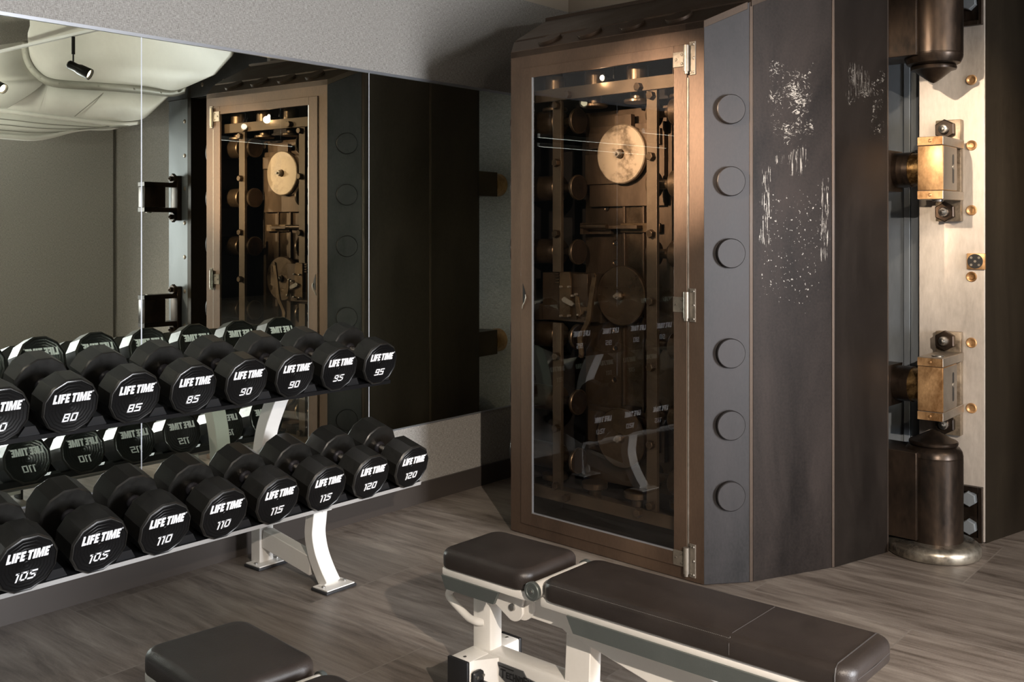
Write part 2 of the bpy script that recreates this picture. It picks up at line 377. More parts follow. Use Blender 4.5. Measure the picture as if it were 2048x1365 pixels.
# vault passage behind the portal
TD = math.radians(36)
tw = Vector((math.cos(TD), math.sin(TD), 0)); mt = frame((2.108, 4.492, 0), tw, Vector((-tw.y, tw.x, 0)))
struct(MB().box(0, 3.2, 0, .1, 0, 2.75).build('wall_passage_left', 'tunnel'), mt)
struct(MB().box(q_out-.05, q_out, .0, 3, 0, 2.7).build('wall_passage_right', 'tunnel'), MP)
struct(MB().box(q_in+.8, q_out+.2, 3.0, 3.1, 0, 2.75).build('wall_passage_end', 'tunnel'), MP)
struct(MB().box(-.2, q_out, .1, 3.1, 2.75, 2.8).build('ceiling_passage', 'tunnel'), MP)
# mirrors
seamx = [on(MW, 283, 500, 0) for _ in (0,)]
def wall_s(x, t=.006):
    k = (x-1024)/F; Z = (DW-t)/(.0+N.x*-k - N.y); return k*Z*U.x+Z*U.y
ZB_, ZT_ = 1.4-.711*1.4, 1.4+.5378*1.4
ss = [-8.0, -4.5, wall_s(283)-1.25, wall_s(283), wall_s(738), 4.86]
places = ['far left mirror panel outside the picture', 'mirror panel beyond the left picture edge', 'wide mirror panel above the left end of the dumbbell rack',
          'mirror panel between the two upright seams reflecting the glazed safe door', 'dark mirror panel nearest the vault door']
for i in range(1, 5):
    tag(MB().box(0.001, .006, ss[i]+.0025, ss[i+1]-.0025, ZB_, ZT_).build('mirror_panel', 'mirror'), places[i], 'mirror', 'wall mirror panels', MW)
    if i < 4: struct(MB().box(.001, .0055, ss[i+1]-.0025, ss[i+1]+.0025, ZB_, ZT_).build('trim_1', 'glass_edge'), MW)
struct(MB().box(0, .012, -4.5, 4.86, ZT_, ZT_+.013).build('trim_2', 'channel'), MW)
struct(MB().box(0, .010, -4.5, 4.86, ZB_-.006, ZB_).build('trim_3', 'channel'), MW)

# ------------------------------------------------------------------ dumbbells
def dumbbell_proto(L, hl, ap, txt_scale=1.0):
    R = ap/math.cos(PI/12)
    def head(sg):
        pr = [(0, -L/2+.002)]
        rr = R*.90; k = 8
        for i in range(k):
            r0 = rr*(i+.45)/k; r1 = rr*(i+.75)/k; r2 = rr*(i+.9)/k
            pr += [(r0, -L/2+.0020), (r1-.001, -L/2+.0013), (r2, -L/2+.0013), (r2+.001, -L/2+.0020)]
        fp = pr + [(R*.925, -L/2+.0003), (R*.925, -L/2+.004), (0, -L/2+.004)]
        pr = [(0, -L/2+.0035), (R*.925, -L/2+.0035), (R*.925, -L/2), (R*.955, -L/2+.001), (R, -L/2+.007), (R, -L/2+hl-.005), (R*.96, -L/2+hl), (0, -L/2+hl)]
        if sg > 0: pr = [(r, -h) for r, h in pr]; fp = [(r, -h) for r, h in fp]
        return MB().lathe(pr, 12, 'y', (0, 0, 0), False, PI/12), MB().lathe(fp, 12, 'y', (0, 0, 0), False, PI/12)
    parts = {}
    (parts['h0'], parts['f0']), (parts['h1'], parts['f1']) = head(-1), head(1)
    hd = MB().lathe([(.0, -L/2+hl-.001), (.0165, -L/2+hl-.001), (.0165, -.035), (.0185, -.012), (.019, 0), (.0185, .012), (.0165, .035), (.0165, L/2-hl+.001), (0, L/2-hl+.001)], 24, 'y')
    parts['handle'] = hd
    parts['c0'] = MB().lathe([(.016, -L/2+hl-.001), (.025, -L/2+hl-.001), (.025, -L/2+hl+.006), (.0205, -L/2+hl+.012), (.016, -L/2+hl+.014)], 28, 'y')
    parts['c1'] = MB().lathe([(.016, L/2-hl+.001), (.025, L/2-hl+.001), (.025, L/2-hl-.006), (.0205, L/2-hl-.012), (.016, L/2-hl-.014)], 28, 'y')
    return parts
meshes = {}
def dumbbell(tier, i, weight, label, L, hl, ap, tilt, tf, zf, s):
    key = (tier,)
    if key not in meshes:
        P = dumbbell_proto(L, hl, ap)
        meshes[key] = {k: P[k].build('tmp_'+k, mt_).data for k, mt_ in (('h0', 'rubber'), ('h1', 'rubber'), ('f0', 'urethane'), ('f1', 'urethane'), ('handle', 'chrome'), ('c0', 'collar_grey'), ('c1', 'collar_grey'))}
        for ob in [o for o in C.objects if o.name.startswith('tmp_')]: bpy.data.objects.remove(ob)
        polys, W = outline_text('LIFE TIME', .030)
        for sg in (-1, 1):
            b_ = MB(); y = sg*(L/2); k = .128/W
            for p in polys: b_.prism([(-sg*a*k, b+.031) for a, b in p], y-sg*.001, y+sg*.0012, 'y')
            b_.lathe([(.0018, y+sg*.001), (.0026, y+sg*.001)], 12, 'y', (-sg*.0675, 0, .046), False)
            meshes[key]['t%d' % sg] = b_.build('tmp_t', 'print_white').data
        for ob in [o for o in C.objects if o.name.startswith('tmp_')]: bpy.data.objects.remove(ob)
    nk = (tier, weight)
    if nk not in meshes:
        polys, W = stroke_text(str(weight), .0285, .155, .22); polys = [[(a*1.12, b) for a, b in p] for p in polys]
        dct = {}
        for sg in (-1, 1):
            b_ = MB(); y = sg*(L/2)
            for p in polys: b_.prism([(-sg*a, b-.036) for a, b in p], y-sg*.001, y+sg*.0012, 'y')
            ob = b_.build('tmp_n', 'print_white'); dct[sg] = ob.data; bpy.data.objects.remove(ob)
        meshes[nk] = dct
    front = (-N*DW)+N*tf+U*s+Vector((0, 0, zf))
    ax = -N*math.cos(tilt)+Vector((0, 0, math.sin(tilt)))
    ctr = front+ax*(L/2)
    X = frame(ctr, U, ax)
    root = thing('dumbbell', label, 'dumbbell', X, 'dumbbells on the %s tier of the rack' % tier)
    def link(nm, data, par):
        o = bpy.data.objects.new(nm, data); C.objects.link(o); o.parent = par; return o
    mm = meshes[key]
    for sg, hk in ((-1, 'h0'), (1, 'h1')):
        h = link('head', mm[hk], root); link('face_plate', mm['f'+hk[1]], h)
        lab(link('lettering', mm['t%d' % sg], h), 'white printed lettering'); lab(link('weight_number', meshes[nk][sg], h), 'white weight number')
    link('handle', mm['handle'], root); link('collar', mm['c0'], root); link('collar', mm['c1'], root)
    return root
ordn = ['leftmost', 'second from left', 'third from left', 'fourth from left', 'fourth from right', 'third from right', 'second from right', 'rightmost']
UP = dict(L=.30, hl=.092, ap=.092, tilt=math.radians(14), tf=.488, zf=.826, s0=2.935, ds=.2245)
LO = dict(L=.325, hl=.112, ap=.0925, tilt=math.radians(15.5), tf=.657, zf=.408, s0=2.957, ds=.2268)
for tier, D, ws in (('upper', UP, (80, 80, 85, 85, 90, 90, 95, 95)), ('lower', LO, (105, 105, 110, 110, 115, 115, 120, 120))):
    for i, wgt in enumerate(ws):
        side = 'left-hand' if i % 2 == 0 else 'right-hand'
        dumbbell(tier, i, wgt, 'black dumbbell numbered %d, %s of its pair, %s on the %s rack tier' % (wgt, side, ordn[i], tier),
                 D['L'], D['hl'], D['ap'], D['tilt'], D['tf'], D['zf'], D['s0']-D['ds']*(7-i))

# ------------------------------------------------------------------ the rack
rack = thing('dumbbell_rack', 'two-tier dumbbell rack with white curved legs and black trays below the mirror', 'rack', MW)
def tray(D, lipmat, s_end):
    c, sn = math.cos(D['tilt']), math.sin(D['tilt'])
    # tray plane lies one apothem below the dumbbell axis
    def tz(a, off):                       # a measured from the front face back along the axis, off perpendicular downwards
        t = D['tf']-a*c - off*sn; z = D['zf']+a*sn - off*c; return (t, z)
    ap = D['ap']
    f0, f1 = .02, D['L']-.02
    pts = [tz(f0, ap), tz(f1, ap), tz(f1+.012, ap-.018), tz(f1+.016, ap-.018), tz(f1+.004, ap+.006), tz(f0, ap+.006)]
    b_ = MB().prism(pts, .62, s_end, 'y') if False else MB()
    n = len(pts)
    vs = [(t, .62, z) for t, z in pts]+[(t, s_end, z) for t, z in pts]
    b_.add(vs, [tuple(range(n)), tuple(range(2*n-1, n-1, -1))]+[(i, i+n, (i+1) % n+n, (i+1) % n) for i in range(n)])
    tr = b_.build('tray', 'black_sheet', rack)
    lp = [tz(f0-.002, ap-.002), tz(f0+.002, ap+.0), tz(f0+.003, ap+.014), tz(f0-.002, ap+.014)]
    n = 4; b2 = MB().add([(t, .62, z) for t, z in lp]+[(t, s_end, z) for t, z in lp], [(0, 1, 2, 3), (7, 6, 5, 4)]+[(i, i+4, (i+1) % 4+4, (i+1) % 4) for i in range(4)])
    b2.build('front_lip', lipmat, tr)
    for i in range(-1, 8):                # wedge saddles between neighbouring heads
        sm = D['s0']-D['ds']*(7-i)+D['ds']/2
        if i == 7: sm = s_end-.012
        for a0, a1 in ((.03, D['hl']+.0), (D['L']-D['hl'], D['L']-.03)):
            wv = []
            for a in (a0, a1):
                for (ds_, up) in ((-.034, 0), (.034, 0), (.016, .03), (-.016, .03)):
                    t, z = tz(a, ap-up); wv.append((t, sm+ds_*(1 if i < 7 else .3), z))
            MB().add(wv, [(0, 1, 2, 3), (7, 6, 5, 4), (0, 4, 5, 1), (1, 5, 6, 2), (2, 6, 7, 3), (3, 7, 4, 0)]).build('saddle', 'black_plastic', tr)
    return tz
tzU = tray(UP, 'black_sheet', 3.03); tzL = tray(LO, 'lip_steel', 3.05)
def smooth(pts, k=6):
    out = []
    for i in range(len(pts)-1):
        p0, p1, p2, p3 = pts[max(i-1, 0)], pts[i], pts[i+1], pts[min(i+2, len(pts)-1)]
        for j in range(k):
            u = j/k
            out.append(tuple(.5*((2*b)+(-a+c)*u+(2*a-5*b+4*c-d)*u*u+(-a+3*b-3*c+d)*u**3) for a, b, c, d in zip(p0, p1, p2, p3)))
    out.append(pts[-1]); return out
def strip(path, wd, s0, s1):              # bar of depth wd following the (t, z) path, between s0 and s1
    L_, R_ = [], []
    for i, p in enumerate(path):
        a, c = path[max(i-1, 0)], path[min(i+1, len(path)-1)]
        dx, dz = c[0]-a[0], c[1]-a[1]; l = math.hypot(dx, dz); nx, nz = dz/l, -dx/l
        L_.append((p[0]+nx*wd/2, p[1]+nz*wd/2)); R_.append((p[0]-nx*wd/2, p[1]-nz*wd/2))
    n = len(path); vs = [(t, s, z) for s in (s0, s1) for t, z in L_+R_]; fs = []
    for i in range(n-1):
        fs += [(i, i+1, n+i+1, n+i), (2*n+i, 3*n+i, 3*n+i+1, 2*n+i+1), (i, 2*n+i, 2*n+i+1, i+1), (n+i, n+i+1, 3*n+i+1, 3*n+i)]
    fs += [(0, n, 3*n, 2*n), (n-1, 3*n-1, 4*n-1, 2*n-1)][:1]+[(n-1, 2*n+n-1, 4*n-1, 2*n-1)]
    return MB().add(vs, fs, False)
for sc_, first in ((2.572, True), (.95, False)):
    s0, s1 = sc_-.034, sc_+.034
    fp = smooth([(.594, .012), (.555, .06), (.518, .122), (.500, .19), (.505, .25), (.515, .315)])
    b_ = strip(fp, .05, s0, s1).build('front_leg', 'white_steel', rack, .003)
    strip(smooth([(.155, .012), (.155, .15), (.155, .30), (.162, .45), (.19, .57), (.245, .68), (.265, .712)]), .06, s0, s1).build('rear_leg', 'white_steel', rack, .003)
    strip([(.19, .115), (.50, .065)], .075, sc_-.025, sc_+.025).build('brace', 'white_steel', rack, .003)
    a = tzL(.05, LO['ap']+.026); c = tzL(LO['L']-.05, LO['ap']+.026); strip([c, a], .03, s0+.01, s1-.01).build('tray_arm', 'white_steel', rack, .002)
    a = tzU(.06, UP['ap']+.022); c = tzU(UP['L']-.03, UP['ap']+.022); strip([c, a], .03, s0+.01, s1-.01).build('tray_arm', 'black_sheet', rack, .002)
    for t0, t1 in ((.565, .662), (.132, .236)):
        p = MB().rbox(t0, t1, sc_-.075, sc_+.075, .0, .012, .004, 2).build('foot_plate', 'foot_rubber', rack)
        MB().box(t0+.006, t1-.006, sc_-.068, sc_+.068, .011, .016).build('base_plate', 'white_steel', p)
        for q in (-.052, .052): MB().cyl(((t0+t1)/2, sc_+q, .016), ((t0+t1)/2, sc_+q, .022), .007, 12).build('bolt', 'bolt_steel', p)

# ------------------------------------------------------------------ the benches
OB = Vector((-.073, 3.02, 0)); E1 = Vector((.755, -.656, 0)).normalized(); E2 = Vector((-E1.y, E1.x, 0))
def pad(x0, x1, hw, z0, z1, r=.022):
    bm = bmesh.new(); bmesh.ops.create_cube(bm, size=1)
    for q in bm.verts: q.co = Vector((x0+(q.co.x+.5)*(x1-x0), q.co.y*2*hw, z0+(q.co.z+.5)*(z1-z0)))
    ve = [e for e in bm.edges if abs(e.verts[0].co.z-e.verts[1].co.z) > .01]
    bmesh.ops.bevel(bm, geom=ve, offset=.045, segments=6, affect='EDGES', profile=.5)
    te = [e for e in bm.edges if abs(e.verts[0].co.z-z1) < 1e-5 and abs(e.verts[1].co.z-z1) < 1e-5]
    bmesh.ops.bevel(bm, geom=te, offset=r, segments=5, affect='EDGES', profile=.5)
    te = [e for e in bm.edges if abs(e.verts[0].co.z-z0) < 1e-5 and abs(e.verts[1].co.z-z0) < 1e-5]
    bmesh.ops.bevel(bm, geom=te, offset=.010, segments=3, affect='EDGES', profile=.5)
    bm.verts.index_update(); b_ = MB(); b_.add([tuple(v.co) for v in bm.verts], [tuple(v.index for v in f.verts) for f in bm.faces], True); bm.free(); return b_
def ring(x0, x1, hw, z, r=.045, inset=0.0, n=7):
    pts = []
    for cx_, cy_, a0 in ((x1-r, hw-r, 0), (x0+r, hw-r, 90), (x0+r, -hw+r, 180), (x1-r, -hw+r, 270)):
        for k in range(n):
            a = math.radians(a0+90*k/(n-1)); pts.append((cx_+(r-inset)*math.cos(a), cy_+(r-inset)*math.sin(a), z))
    return pts+[pts[0]]
def stitches(path, every=.0048, ln=.0026, r=.0006):
    b_ = MB(); acc = 0
    for p, q in zip(path[:-1], path[1:]):
        p, q = Vector(p), Vector(q); L_ = (q-p).length
        if L_ < 1e-6: continue
        d = (q-p)/L_; u_ = acc
        while u_ < L_:
            a = p+d*u_; b_.tube([a, a+d*ln], r, 4); u_ += every
        acc = u_-L_
    return b_
def make_bench(X, label):
    root = thing('workout_bench', label, 'bench', X, 'adjustable workout benches')
    zt = .452
    def shift(b_, dy): b_.v = [(x, y+dy, z) for x, y, z in b_.v]; return b_
    st = shift(pad(-.098, .240, .1325, .396, zt), .0175).build('seat_pad', 'leather', root)
    stitches([(x, y+.0175, z) for x, y, z in ring(-.098, .240, .1325, zt-.009, .045, .007)]).build('stitching', 'thread', st)
    bp = shift(pad(.296, 1.165, .130, .394, zt-.002), .009).build('back_pad', 'leather', root)
    n_, f_ = -.1214, .1394
    def over(x, w_, rr): return MB().tube([(x, n_, .405), (x, n_, .428), (x-.001, n_+.008, .444), (x-.002, n_+.022, .4495), (x-.002, f_-.022, .4495), (x-.001, f_-.008, .444), (x, f_, .428), (x, f_, .405)], rr, 6)
    over(.872, 0, .0014).build('seam', 'piping', bp); over(1.128, 0, .002).build('seam', 'piping', bp)
    MB().tube([(1.164, -.085, .420), (1.1665, .009, .420), (1.164, .10, .420)], .0012, 6).build('seam', 'piping', bp)
    stitches([(.33, -.1165, .4425), (.868, -.1165, .4425)]).build('stitching', 'thread', bp)
    sf = MB().rbox(-.088, .262, -.106, .135, .372, .3975, .006, 2).build('seat_frame', 'white_steel', root)
    cov = [(-.085, .374), (.140, .374), (.122, .337), (-.068, .337)]
    for y0, y1 in ((-.111, -.100), (.129, .140)): MB().prism(cov, y0, y1, 'y').build('side_cover', 'cover_grey', sf)
    bf = MB().rbox(.290, 1.14, -.108, .126, .370, .3965, .006, 2).build('back_frame', 'white_steel', root)
    cov = [(.385, .372), (1.10, .372), (1.08, .330), (.408, .330)]
    for y0, y1 in ((-.113, -.102), (.120, .131)): MB().prism(cov, y0, y1, 'y').build('side_cover', 'cover_grey', bf)
    hb = MB().cyl((.270, -.108, .410), (.270, .126, .410), .021, 24).build('hinge_barrel', 'white_steel', root)
    for sg, y_ in ((-1, -.108), (1, .126)):
        d_ = MB().lathe([(0, y_), (.026, y_), (.026, y_+sg*.010), (.024, y_+sg*.012), (.018, y_+sg*.012), (.0165, y_+sg*.0105), (.009, y_+sg*.0105), (.008, y_+sg*.013), (0, y_+sg*.013)], 32, 'y', (.270, 0, .410)).build('hinge_cap', 'cover_grey', hb)
        MB().cyl((.270, y_+sg*.012, .410), (.270, y_+sg*.0145, .410), .005, 6).build('screw', 'bolt_steel', d_)
    def cheek(y0, y1, nm='pivot_plate'):
        pts = [(-.02, .378), (.20, .378)]+[(.152+.036*math.cos(math.radians(a)), .318+.036*math.sin(math.radians(a))) for a in range(25, -125, -15)]+[(.02, .352)]
        return MB().prism(pts, y0, y1, 'y').build(nm, 'white_steel', root, .002)
    for sg in (-1, 1):
        c_ = cheek(sg*.050, sg*.060)
        MB().lathe([(0, sg*.060), (.011, sg*.060), (.0095, sg*.065), (.004, sg*.0665), (0, sg*.0665)], 18, 'y', (.150, 0, .322)).build('pivot_screw', 'bolt_steel', c_)
    MB().lathe([(0, -.043), (.042, -.043), (.042, .043), (0, .043)], 32, 'y', (.172, 0, .328)).build('pivot_drum', 'white_steel', root)
    MB().rbox(-.035, .035, -.027, .027, .10, .375, .006, 2).build('column', 'white_steel', root)
    hp = smooth([(.0, -.010, .330), (-.05, -.016, .327), (-.105, -.020, .312), (-.134, -.022, .292), (-.137, -.024, .277), (-.115, -.026, .262), (-.06, -.030, .238), (-.04, -.031, .232), (-.015, -.030, .230), (.005, -.02, .231)], 5)
    MB().tube(hp, .0115, 16).build('handle', 'white_steel', root)
    MB().rbox(-.035, 1.02, -.034, .034, .055, .155, .010, 2).build('base_beam', 'white_steel', root)
    x0 = MB().rbox(-.040, .034, -.120, .108, .030, .150, .005, 2)
    x0.prism([(-.119, .034), (-.030, .095), (.030, .095), (.107, .034)], .04, .145, 'z') if False else None
    x0 = x0.build('cross_foot', 'white_steel', root)
    MB().prism([(.030, -.034), (.030, -.100), (.075, -.034)], .06, .148, 'z').build('gusset', 'white_steel', x0)
    MB().rbox(-.043, .037, -.128, -.116, .0, .152, .003, 2).build('end_cap', 'black_plastic', x0)
    MB().rbox(-.043, .037, .104, .116, .0, .152, .003, 2).build('end_cap', 'black_plastic', x0)
    for yy in (-.098, .088): MB().cyl((.0, yy, .149), (0, yy, .152), .005, 12).build('screw', 'bolt_steel', x0)
    x1 = MB().rbox(.98, 1.04, -.22, .22, .03, .11, .006, 2).build('cross_foot', 'white_steel', root)
    for sg in (-1, 1): MB().rbox(.977, 1.043, sg*.221-.006, sg*.221+.006, 0, .113, .003, 2).build('end_cap', 'black_plastic', x1)
    wb = MB().rbox(.036, .050, -.112, -.055, .050, .122, .010, 3).build('wheel_bracket', 'black_plastic', root)
    for z_, y_ in ((.104, -.099), (.104, -.074)): MB().cyl((.050, y_, z_), (.053, y_, z_), .005, 14).build('screw', 'bolt_steel', wb)
    MB().cyl((.052, -.082, .075), (.15, -.082, .075), .017, 24).build('transport_handle', 'black_plastic', root)
    arm = [(.14, .372), (.14, .300), (.20, .295), (.31, .293), (.33, .283), (.44, .262), (.95, .145), (1.0, .145), (1.0, .19), (.60, .372)]
    MB().prism(arm, -.034, .034, 'y').build('support_arm', 'white_steel', root, .003)
    MB().prism([(.322, .30), (.405, .29), (.398, .12), (.312, .12)], -.030, .022, 'y').build('support_leg', 'white_steel', root, .003)
    bd = MB().prism([(.070, .137), (.170, .137), (.182, .122), (.222, .118), (.228, .100), (.190, .084), (.150, .072), (.100, .088), (.078, .100), (.080, .118)], -.0370, -.0335, 'y').build('badge', 'badge', root)
    polys, W = stroke_text('TECHNOGYM', .020, .17, 0, sizes=[1.25, 1, 1, 1, 1, 1, 1.25, 1, 1]); k = .128/W
    t_ = MB()
    for p in polys: t_.prism([(a*k+.151, b*.95+.108) for a, b in p], -.0370, -.0383, 'y')
    t_.box(.077, .135, -.0383, -.0370, .1265, .1295)
    t_.build('lettering', 'black_plastic', bd)
    return root
make_bench(frame(OB, E1, E2), 'black padded bench with white steel frame standing in front of the vault door')
a2 = math.radians(-4.5)
E1b = Vector((E1.x*math.cos(a2)-E1.y*math.sin(a2), E1.x*math.sin(a2)+E1.y*math.cos(a2), 0)); E2b = Vector((-E1b.y, E1b.x, 0))
OB2 = Vector((-.697, 2.300, 0))
make_bench(frame(OB2, E1b, E2b), 'black padded bench cut off by the bottom edge in front of the dumbbell rack')

# ------------------------------------------------------------------ the vault door with its glazed case
door = thing('vault_door', 'open bank vault door of dark riveted steel with a glazed hinged front', 'vault door', MF)
TH_ = .04
def panel(nm, p0, d0, p1, d1, z0, z1, mat, left=False, parent=None, label=None):
    """side slab running back from (p0,d0) to (p1,d1); its top rises from z0 to z1"""
    s = -1 if left else 1
    o0 = Vector((FL-p0 if left else p0, d0, 0)); dx = Vector((s*(p1-p0), d1-d0, 0)); L_ = dx.length; dx.normalize()
    y1 = -TH_ if left else TH_
    b_ = MB(); v = [(0, 0, .004), (L_, 0, .004), (L_, y1, .004), (0, y1, .004), (0, 0, z0), (L_, 0, z1), (L_, y1, z1), (0, y1, z0)]
    b_.add(v, [(0, 3, 2, 1), (4, 5, 6, 7), (0, 1, 5, 4), (1, 2, 6, 5), (2, 3, 7, 6), (3, 0, 4, 7)])
    o = b_.build(nm, mat, parent or door, .0015)
    o.matrix_local = Matrix.Translation(o0) @ Matrix((dx, Vector((-dx.y, dx.x, 0)), Vector((0, 0, 1)))).transposed().to_4x4()
    return o
def top_slab(nm, p0, d0, p1, d1, z0, z1, mat, th=.03):
    v = [(FL-p0, d0, z0), (p0, d0, z0), (p1, d1, z1), (FL-p1, d1, z1)]
    v += [(x, y, z-th) for x, y, z in v]
    return MB().add(v, [(0, 1, 2, 3), (7, 6, 5, 4), (0, 4, 5, 1), (1, 5, 6, 2), (2, 6, 7, 3), (3, 7, 4, 0)]).build(nm, mat, door, .0015)
Bp = (FL, 0.0); Cp = (FL+.113, .151); C2 = (Cp[0]+.0075, Cp[1]+.014)
Dp = (Cp[0]+.156, Cp[1]+.386); D2 = (Dp[0]+.0075, Dp[1]+.0097); Ep = (Dp[0]+.081, Dp[1]+.353)
Z1, Z2, Z3, Z4, Z5, Z6 = 2.218, 2.297, 2.305, 2.480, 2.488, 2.585
flaked = scratched('flaked_steel', (.0085, .0060, .0048), (.034, .0245, .0205),
                   [(-.02, .40, 1.62, 2.22, 'flake', .8), (.02, .10, 1.20, 1.76, 'streak', .95), (.325, .395, 1.15, 1.72, 'streak', .9), (.03, .34, 1.62, 1.74, 'streak', .6), (-.1, .5, .9, 1.75, 'dots', .8)])
flaked2 = scratched('flaked_dark_steel', (.010, .0075, .006), (.022, .016, .0125),
                    [(.03, .30, 1.86, 2.16, 'flake', .35), (.20, .37, 1.66, 2.2, 'flake', .45), (.02, .32, 1.9, 2.16, 'streak', .3)])
plainpat = worn('patina', (.040, .031, .025), (.085, .064, .052), (.36, .55), .5, 2.5, (1, 1, .4), 90, .06)
chR = panel('side_bevel', *Bp, *Cp, Z1, Z2, 'blue_steel'); chL = panel('side_bevel', *Bp, *Cp, Z1, Z2, 'blue_steel', True)
panel('step_edge', *Cp, *C2, Z2, Z3, 'bronze_dark'); panel('step_edge', *Cp, *C2, Z2, Z3, 'bronze_dark', True)
panel('side_step', *C2, *Dp, Z3, Z4, flaked); panel('side_step', *C2, *Dp, Z3, Z4, plainpat, True)
panel('step_edge', *Dp, *D2, Z4, Z5, 'bronze_dark'); panel('step_edge', *Dp, *D2, Z4, Z5, 'bronze_dark', True)
panel('side_step', *D2, *Ep, Z5, Z6, flaked2); panel('side_step', *D2, *Ep, Z5, Z6, plainpat, True)
top_slab('top_bevel', *Bp, Cp[0], Cp[1]-.012, Z1, Z2, 'bronze_dark'); tp = top_slab('top_step', C2[0], C2[1]-.010, *Dp, Z3+.004, Z4, 'bronze_dark')
top_slab('top_step', *D2, *Ep, Z5+.012, Z6, 'bronze_dark')
MB().box(FL-Ep[0], Ep[0], Ep[1], Ep[1]+.012, .004, Z6).build('back_plate', plainpat, door)
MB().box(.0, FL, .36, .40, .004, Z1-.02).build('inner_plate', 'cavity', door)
for zc_ in (1.675, .70):
    st_ = MB().box(FL-Ep[0]+.03, FL-Ep[0]+.07, Ep[1]+.012, Ep[1]+.03, zc_-.18, zc_+.17)
    st_.box(FL-Ep[0]+.035, FL-Ep[0]+.16, Ep[1]+.02, Ep[1]+.24, zc_-.075, zc_+.075).build('hinge_lug', 'bar_steel', door, .002)
    MB().cyl((FL-Ep[0]+.10, Ep[1]+.24, zc_), (FL-Ep[0]+.10, Ep[1]+.335, zc_), .073, 32).build('lug_bearing', 'box_brass', door)
    MB().cyl((FL-Ep[0]+.10, Ep[1]+.335, zc_-.02), (FL-Ep[0]+.10, Ep[1]+.35, zc_-.02), .022, 20).build('lug_bearing', 'bolt_steel', door)
# studs: six down each bevel, four along the top
for par, sg in ((chR, 1), (chL, -1)):
    for z in (1.87, 1.587, 1.304, .911, .628, .350):
        xc = .106; r = .0585
        hh = .021 if sg > 0 else .012; pr = [(0, -sg*hh), (r-.003, -sg*hh), (r, -sg*(hh-.003)), (r, sg*.006), (0, sg*.006)]
        MB().lathe(pr, 48, 'y', (xc, 0, z)).build('bolt_end', 'blue_steel', par)
tb = math.atan2(Z2-Z1, Cp[1]-.012)
for p in (.176, .41, .645, .88):
    X = Matrix.Translation((p, .075, Z1+.075*math.tan(tb))) @ Matrix.Rotation(tb, 4, 'X')
    MB().lathe([(0, .014), (.054, .014), (.056, .012), (.056, -.01), (0, -.01)], 40, 'z', (0, 0, 0), X=X).build('bolt_end', 'bronze_dark', door)
# front frame around the case, then the hinged glazed leaf
L0, L1, LZ0, LZ1 = .070, .973, .052, 2.133
G0, G1, GZ0, GZ1 = .138, .911, .108, 2.087
def ringbox(b_, x0, x1, z0, z1, i0, i1, k0, k1, y0, y1):
    b_.box(x0, i0, y0, y1, z0, z1); b_.box(i1, x1, y0, y1, z0, z1); b_.box(i0, i1, y0, y1, z0, k0); b_.box(i0, i1, y0, y1, k1, z1); return b_
ringbox(MB(), 0, FL, .004, Z1, L0+.012, L1-.012, LZ0+.012, LZ1-.012, 0, .03).build('front_frame', 'bronze_frame', door)
leaf = ringbox(MB(), L0, L1, LZ0, LZ1, G0, G1, GZ0, GZ1, -.008, .006).build('glazed_leaf', 'bronze_frame', door, .0012)
def glassmat():
    m = bpy.data.materials.new('case_glass'); m.use_nodes = True; t = m.node_tree; t.nodes.clear()
    out = nd(t, 'ShaderNodeOutputMaterial'); g = nd(t, 'ShaderNodeBsdfGlossy'); g.inputs['Roughness'].default_value = .0
    tr = nd(t, 'ShaderNodeBsdfTransparent'); tr.inputs['Color'].default_value = (.95, .935, .92, 1)
    fr = nd(t, 'ShaderNodeFresnel'); fr.inputs['IOR'].default_value = 1.5; ge = nd(t, 'ShaderNodeNewGeometry'); ff = mth(t, 'MULTIPLY', mth(t, 'MULTIPLY', fr.outputs[0], 1.7), mth(t, 'SUBTRACT', 1, ge.outputs['Backfacing']))
    mx = nd(t, 'ShaderNodeMixShader'); t.links.new(ff, mx.inputs[0]); t.links.new(tr.outputs[0], mx.inputs[1]); t.links.new(g.outputs[0], mx.inputs[2])
    t.links.new(mx.outputs[0], out.inputs[0]); return m
M['glass'] = glassmat()
gl = MB().box(G0-.004, G1+.004, -.003, .001, GZ0-.004, GZ1+.004).build('glass_pane', 'glass', leaf)
MB().box(G0, G0+.006, -.0085, -.002, GZ0, GZ1).build('glazing_bead', 'channel', leaf)
MB().box(G0+.006, G1, -.0085, -.002, GZ0, GZ0+.006).build('glazing_bead', 'channel', leaf)
MB().box(L1+.0005, L1+.0055, -.006, .004, LZ0+.02, 2.0).build('edge_strip', 'nickel', leaf)
hinge_z = (2.075, 1.098, .087)
for z in hinge_z:
    h = MB().cyl((L1+.004, -.018, z-.052), (L1+.004, -.018, z+.052), .0115, 24)
    h.cyl((L1+.004, -.018, z-.062), (L1+.004, -.018, z-.052), .008, 16)
    h = h.build('case_hinge', 'nickel', door)
    MB().rbox(L1+.010, L1+.038, -.006, .001, z-.066, z+.066, .001, 1).build('hinge_leaf', 'nickel', h)
    MB().rbox(L1-.062, L1-.004, -.014, -.007, z-.030, z+.030, .001, 1).build('hinge_leaf', 'nickel', h)
    for a, c, y in ((L1+.028, z+.055, -.006), (L1+.018, z+.055, -.006), (L1+.029, z, -.006), (L1+.028, z-.055, -.006), (L1+.018, z-.055, -.006), (L1-.048, z, -.014), (L1-.020, z+.018, -.014), (L1-.020, z-.018, -.014)):
        sc_ = MB().lathe([(0, -.003), (.0045, -.0028), (.0062, 0), (0, 0)], 16, 'y', (a, y, c)).build('screw', 'nickel', h)
        X = Matrix.Translation((a, y-.0031, c)) @ Matrix.Rotation(random.uniform(0, 3), 4, 'Y')
        MB().box(-.005, .005, 0, .001, -.0007, .0007, X).build('screw_slot', 'black_plastic', h)
